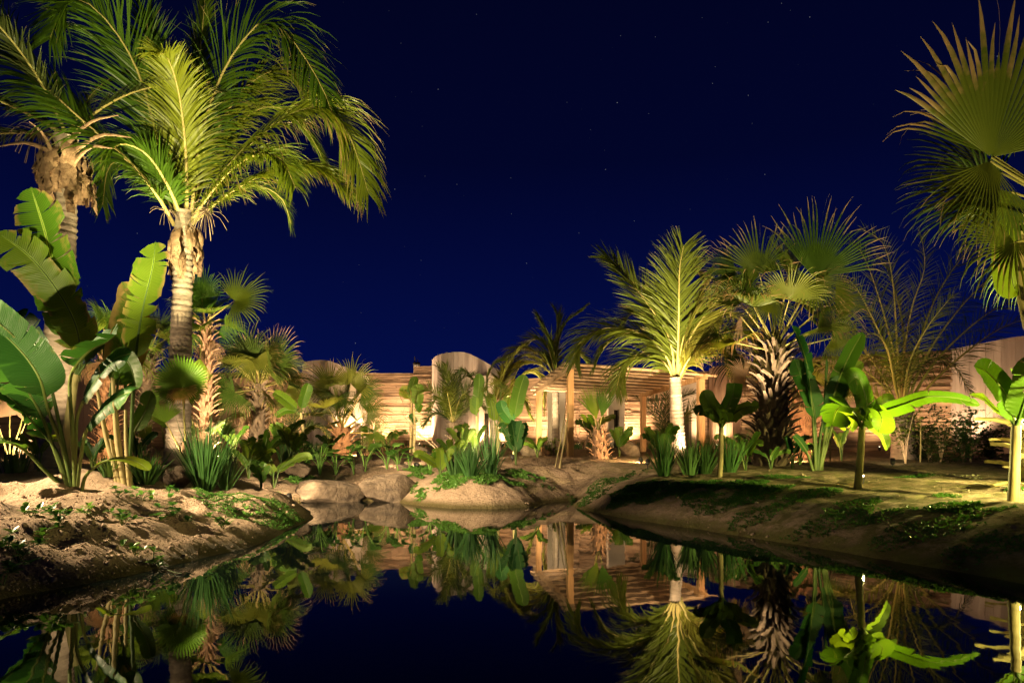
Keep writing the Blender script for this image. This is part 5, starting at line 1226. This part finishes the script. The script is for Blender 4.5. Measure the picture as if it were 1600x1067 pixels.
# grasses along the wall foot: a planted strip nobody could count
mb = MB()
for k in range(420):
    px = RNG.choice([RNG.uniform(470, 560), RNG.uniform(590, 800), RNG.uniform(840, 1060), RNG.uniform(1090, 1300)]); d = RNG.uniform(24.5, 27.5) if px > 830 else RNG.uniform(26, 28.4)
    b = G(px, d)
    for j in range(7):
        a = RNG.uniform(0, 6.28); h = RNG.uniform(.1, .32); w = .012; e_ = b+Vector((math.cos(a)*h*.5, math.sin(a)*h*.5, h)); o_ = Vector((-math.sin(a)*w, math.cos(a)*w, 0))
        mb.add([b-o_, b+o_, e_], None, [(0,1,2)])
o = mb.build('wall_foot_grass', M['grass'], smooth=False); o['kind'] = 'stuff'

# ------------------------------------------------------------------ seedlings on the left bank
SEED = 'creeping leafy seedlings on the left sand bank'
def seedling(px, py, n, ls, label, runner=0, group=SEED):
    b = GP(px, py, 3.6, 14); t = empty('seedling', b, label, 'plant', group); mb = MB(); sb = MB()
    for i in range(n):
        a = RNG.uniform(0, 6.28); r = ls*RNG.uniform(.3, 2.2); c = np.array([math.cos(a)*r, math.sin(a)*r, 0]); c[2] = g1(b.x+c[0], b.y+c[1])-b.z+ls*RNG.uniform(.5, 1.2)
        sb.tube(curve([(0,0,-.02), c*np.array([.5,.5,.9]), c], 5), .004, 4); 
        az = RNG.uniform(0, 6.28, 7); el = RNG.uniform(.1, 1.0, 7)
        for a2, e2 in zip(az, el):
            L = ls*RNG.uniform(.8, 1.25); D = np.array([math.cos(a2)*math.cos(e2), math.sin(a2)*math.cos(e2), math.sin(e2)]); S = nrm(np.cross(D, (0,0,1))); N = np.cross(S, D); rows = []
            for f, w in ((0,.02),(.25,.2),(.55,.27),(.82,.2),(1,.03)):
                p = c+D*L*f-np.array([0,0,1])*L*.18*f*f; rows += [p-S*w*L+N*w*L*.35, p, p+S*w*L+N*w*L*.35]
            mb.add(rows, [(k*3+j, k*3+j+1, k*3+4+j, k*3+3+j) for k in range(4) for j in range(2)], a=(0,0,.5))
    if runner:
        a0 = np.array([0,0,.02]); pts = [a0]
        for k in range(6):
            q = pts[-1]+np.array([runner*.07, -.05+RNG.normal(0,.02), 0]); q[2] = max(g1(b.x+q[0], b.y+q[1])-b.z, -b.z)+.012; pts.append(q)
        sb.tube(curve(pts, 12), .005, 5)
    mb.build('leaves', M['cover'], t, loc=(0,0,0)); sb.build('stalks', M['stem'], t, loc=(0,0,0))
for px, py, n, ls, lab, rn in [(28,880,8,.055,'long creeping seedling trailing down to the left edge of the water',0), (12,858,6,.055,'leafy seedling at the left picture edge above the trailing one',0), (48,806,5,.055,'seedling in the shaded hollow nearest the left edge',0),
        (96,820,6,.055,'seedling left of the paler tuft in the lumpy sand',0), (136,806,4,.05,'small seedling half sunk in a hollow',0), (190,820,7,.058,'bushy seedling on the middle of the sandy slope',0), (272,806,8,.058,'dense dark seedling on the crest of the slope',0),
        (348,826,8,.056,'broad-leaved seedling near the dark streak of shade',0), (385,808,6,.055,'seedling just above the shaded streak',0), (184,778,3,.05,'tiny upright seedling behind the slope crest',0), (222,782,6,.05,'flat seedling in shade under the low arching leaf',0),
        (262,776,5,.05,'flat seedling near the broad low boulder',0), (212,868,5,.05,'seedling low on the slope above the waterline',0), (240,880,5,.05,'seedling with a pale runner reaching down to the water',1), (4,915,4,.055,'seedling cut by the left picture edge near the water',0),
        (62,838,3,.05,'little seedling below the shaded hollow',0)]:
    seedling(px, py, n, ls*1.45, lab, rn)
for px, py, n, ls, lab in [(848,733,4,.06,'leafy tuft on the soil below the leaning whip'),(890,742,5,.06,'leafy tuft on the bare slope below the pergola'),(948,758,6,.06,'sprawling sprout on the pale sand below the pergola'),(862,745,4,.055,'small dark tuft left of the bare slope'),
        (990,715,3,.06,'tiny sprout at the foot of the egg-shaped boulder'),(918,736,3,.055,'tiny sprout between the slope tufts'),(1010,735,4,.06,'low sprout left of the arching light grass'),(975,728,3,.05,'tiny sprout on the lit sand')]:
    seedling(px, py, n, ls, lab, 0, 'small sprouts on the slope below the pergola')

# ------------------------------------------------------------------ ground cover
def cover(name, blobs, dens, ls, mat='cover', per=5, up=.8, seed=0):
    """creeper mats; blobs: (px, py, half width m, half depth m) on the ground"""
    mb = MB()
    for (px, py, rx, ry, dn) in blobs:
        c = GP(px, py, 4, 22); n = int(dens*rx*ry*dn)
        a = RNG.uniform(0, 6.283, n); r = np.sqrt(RNG.uniform(0, 1, n)); x = c.x+np.cos(a)*r*rx; y = c.y+np.sin(a)*r*ry
        keep = fbm(x*2.3, y*2.3, 77, 3) > (r-.75)*.5-.08; x = x[keep]; y = y[keep]; z = gz(x, y); ok = z > .015
        for X, Y, Z in zip(x[ok], y[ok], z[ok]): sprig_leaves(mb, (X, Y, Z+.004), per, ls, up)
    o = mb.build(name, M[mat], smooth=False); o['kind'] = 'stuff'; return o
cover('creeping_ground_cover', [(395,786,.75,.55,1),(430,795,.45,.5,1),(370,775,.6,.4,.8),(330,790,.4,.25,.5),(455,775,.25,.5,.7),(345,800,.35,.2,.4)], 4200, .030, per=5)
cover('mound_creeper', [(690,746,.7,.35,1),(655,758,.22,.3,1),(660,770,.16,.2,.8),(735,746,.5,.35,1),(695,757,.25,.12,.9),(730,755,.15,.1,.8),(785,748,.5,.3,.9),(800,756,.22,.16,.8),(640,745,.3,.3,.9),(650,735,.4,.4,.8),(815,740,.5,.4,.8),(480,752,.35,.3,1.2),(465,757,.3,.3,.9),(655,783,.12,.1,.5)], 2000, .075, per=6, up=1.2)
cover('right_bank_creeper', [(960,752,.6,.5,.6),(1010,760,.8,.5,1),(990,772,.5,.4,.9),(1060,762,.7,.4,1),(1120,765,.8,.4,.9),(1200,768,.7,.35,.8),(1150,782,.6,.3,.6),(1260,775,.5,.25,.6),(930,775,.4,.4,.6),(1340,790,.5,.25,.5),(1430,745,.3,.15,.5),(1500,790,.4,.25,.9),(1540,800,.3,.2,.5),(1400,800,.5,.25,.4),(1225,745,.5,.2,.5),(1310,760,.2,.1,.5),(1480,775,.15,.12,.8),(1590,765,.2,.12,.9),(1100,780,.5,.3,.5),(1450,830,.6,.3,.4),(1300,815,.6,.3,.35),(1200,800,.6,.3,.4),(1560,850,.6,.3,.35)], 5000, .036, per=5, up=1.1)
cover('pale_flowering_creeper', [(1492,744,.38,.12,1),(1520,748,.16,.08,1),(1115,758,.25,.06,.8),(1200,764,.2,.05,.5),(1480,752,.3,.08,.6),(1250,757,.3,.05,.3)], 1300, .035, 'flower', per=4, up=1.0)
# clods and pebbles lying about on the sand
mb = MB()
for k in range(2600):
    if k % 5 < 4: px, py = RNG.uniform(0, 480), RNG.uniform(770, 925)
    else: px, py = RNG.uniform(820, 1600), RNG.uniform(735, 850)
    b = GP(px, py, 3.6, 16)
    if b.z < .03: continue
    s = RNG.uniform(.004, .016)*(1 if RNG.random() > .06 else 2.6); q = Matrix.Rotation(RNG.uniform(0, 6), 3, Vector(RNG.normal(0, 1, 3)).normalized()); mb.box(b, (s*1.4, s, s), q, jit=.4)
o = mb.build('clods', M['soil']); o['kind'] = 'stuff'

# ------------------------------------------------------------------ spotlights among the plants
uplight(312, 11.7, P(345, 90, 12.6), 5500, NEUT, 'spotlight behind the big spiky grass, aimed at the tall coconut crown', 70, z=.1)
uplight(150, 10.7, P(95, 380, 12.2), 800, SOFTW, 'spotlight between the paddle clump and pale stalks aimed at the old palm trunk', 80)
uplight(256, 12.5, P(281, 600, 13.4), 110, SOFTW, 'spotlight at the foot of the tall coconut palm', 90)
uplight(352, 14.2, P(350, 500, 17.5), 2600, SOFTW, 'spotlight behind the banana clump aimed at the slim fan palm', 105)
uplight(180, 13.6, P(190, 560, 16.5), 900, WARM, 'spotlight aimed at the half hidden fan palm', 110)
uplight(14, 14.8, P(14, 650, 15.5), 420, SOFTW, 'glaring spotlight at the left edge among dry fans', 130)
uplight(300, 13.6, P(286, 600, 12.9), 170, NEUT, 'spotlight behind the bare-stalked round fan', 100)
uplight(560, 18.2, P(532, 630, 21), 900, WARM, 'spotlight in the elephant ears aimed at the short stout palm', 110)
uplight(801, 16.5, P(803, 640, 17.2), 260, NEUT, 'glaring white spotlight behind the silhouetted paddle plant', 150)
uplight(668, 17.6, P(700, 610, 20.5), 700, SOFTW, 'spotlight aimed at the young date palm', 110)
uplight(1002, 15.6, P(960, 640, 19), 480, WARM, 'spotlight on the sandy slope aimed at the pergola', 120)
uplight(1076, 17.4, P(1064, 640, 18.0), 330, SOFTW, 'glaring spotlight at the foot of the floodlit coconut trunk', 130, off=.1)
uplight(1092, 16.2, P(1050, 480, 18.0), 1300, SOFTW, 'spotlight behind the dark spiky grass aimed at the coconut crown', 95, z=.3)
uplight(1012, 14.6, P(1050, 462, 18.0), 9000, SOFTW, 'spotlight on the lit sand aimed high at the coconut crown by the pergola', 46, z=.05)
uplight(1140, 12.7, P(1225, 400, 13.8), 1900, SOFTW, 'spotlight beside the thin-leaved plant aimed at the booted fan palm', 52)
uplight(1238, 14.8, P(1254, 620, 17.5), 900, ORANGE, 'spotlight behind the booted palm aimed at the reddish trunk', 110)
uplight(1345, 9.62, P(1356, 640, 9.2), 700, LIME, 'spotlight right at the foot of the first floodlit sapling', 165, off=.1)
uplight(1588, 7.85, P(1592, 640, 7.5), 260, LIME, 'spotlight right at the foot of the right floodlit sapling', 165, off=.1)
uplight(1395, 13.2, P(1400, 520, 16.5), 260, SOFTW, 'dim spotlight aimed at the dusky feathery palm', 110)
uplight(452, 12.5, P(430, 690, 15.5), 220, SOFTW, 'added low spotlight at the water end of the left bank aimed at the banana thicket', 120)  # added to brighten the dark thicket; no lamp known here
uplight(652, 15.3, P(560, 690, 18.5), 240, SOFTW, 'added low spotlight above the dark split boulder aimed at the elephant ears', 120)  # added like the one before, to lift the dark elephant ears
uplight(760, 15.8, P(720, 640, 18.0), 260, SOFTW, 'low spotlight behind the mound grass', 120)
uplight(838, 21.9, P(850, 540, 23.6), 1500, SOFTW, 'spotlight left of the pergola aimed at the dim coconut palm behind it', 100)
uplight(820, 20.2, P(790, 590, 22.5), 500, SOFTW, 'spotlight aimed at the slack feathery palm beside the pergola', 110)
# unseen lights without fixtures: left bank keys follow the shadows, the rest are added
spot((-9.2, 7.6, 4.2), (-4.2, 8.0, .3), 6500, SOFTW, angle=46, radius=.06)
spot((-6.0, 3.6, 1.5), (-6.7, 10.3, 3.5), 2400, NEUT, angle=36, radius=.06)
spot((-5.6, 3.6, 1.3), (-5.0, 12.9, 7.4), 9500, NEUT, angle=38, radius=.06)  # added to brighten the tall coconut crown
spot((-6.6, 10.6, 3.4), (-1.6, 13.4, .3), 4200, SOFTW, angle=44, radius=.06)  # added to brighten the sand mound
spot((-4.9, 4.2, 1.9), (-1.7, 14.0, .9), 6500, SOFTW, angle=36, radius=.06)  # added fill for the dark back bank planting
spot((6.6, 5.4, 1.25), (4.6, 12.5, 2.8), 2600, LIME, angle=80, radius=.06)  # added fill for the plants of the right bank
spot((7.6, 8.0, 1.45), (4.4, 9.2, .95), 1300, LIME, angle=95, radius=.06)  # added from the right for banana stems and ground
spot((4.9, 4.4, .9), (4.5, 6.4, 4.2), 600, LIME, angle=74, radius=.06)  # added below the nearest fan leaf to brighten it
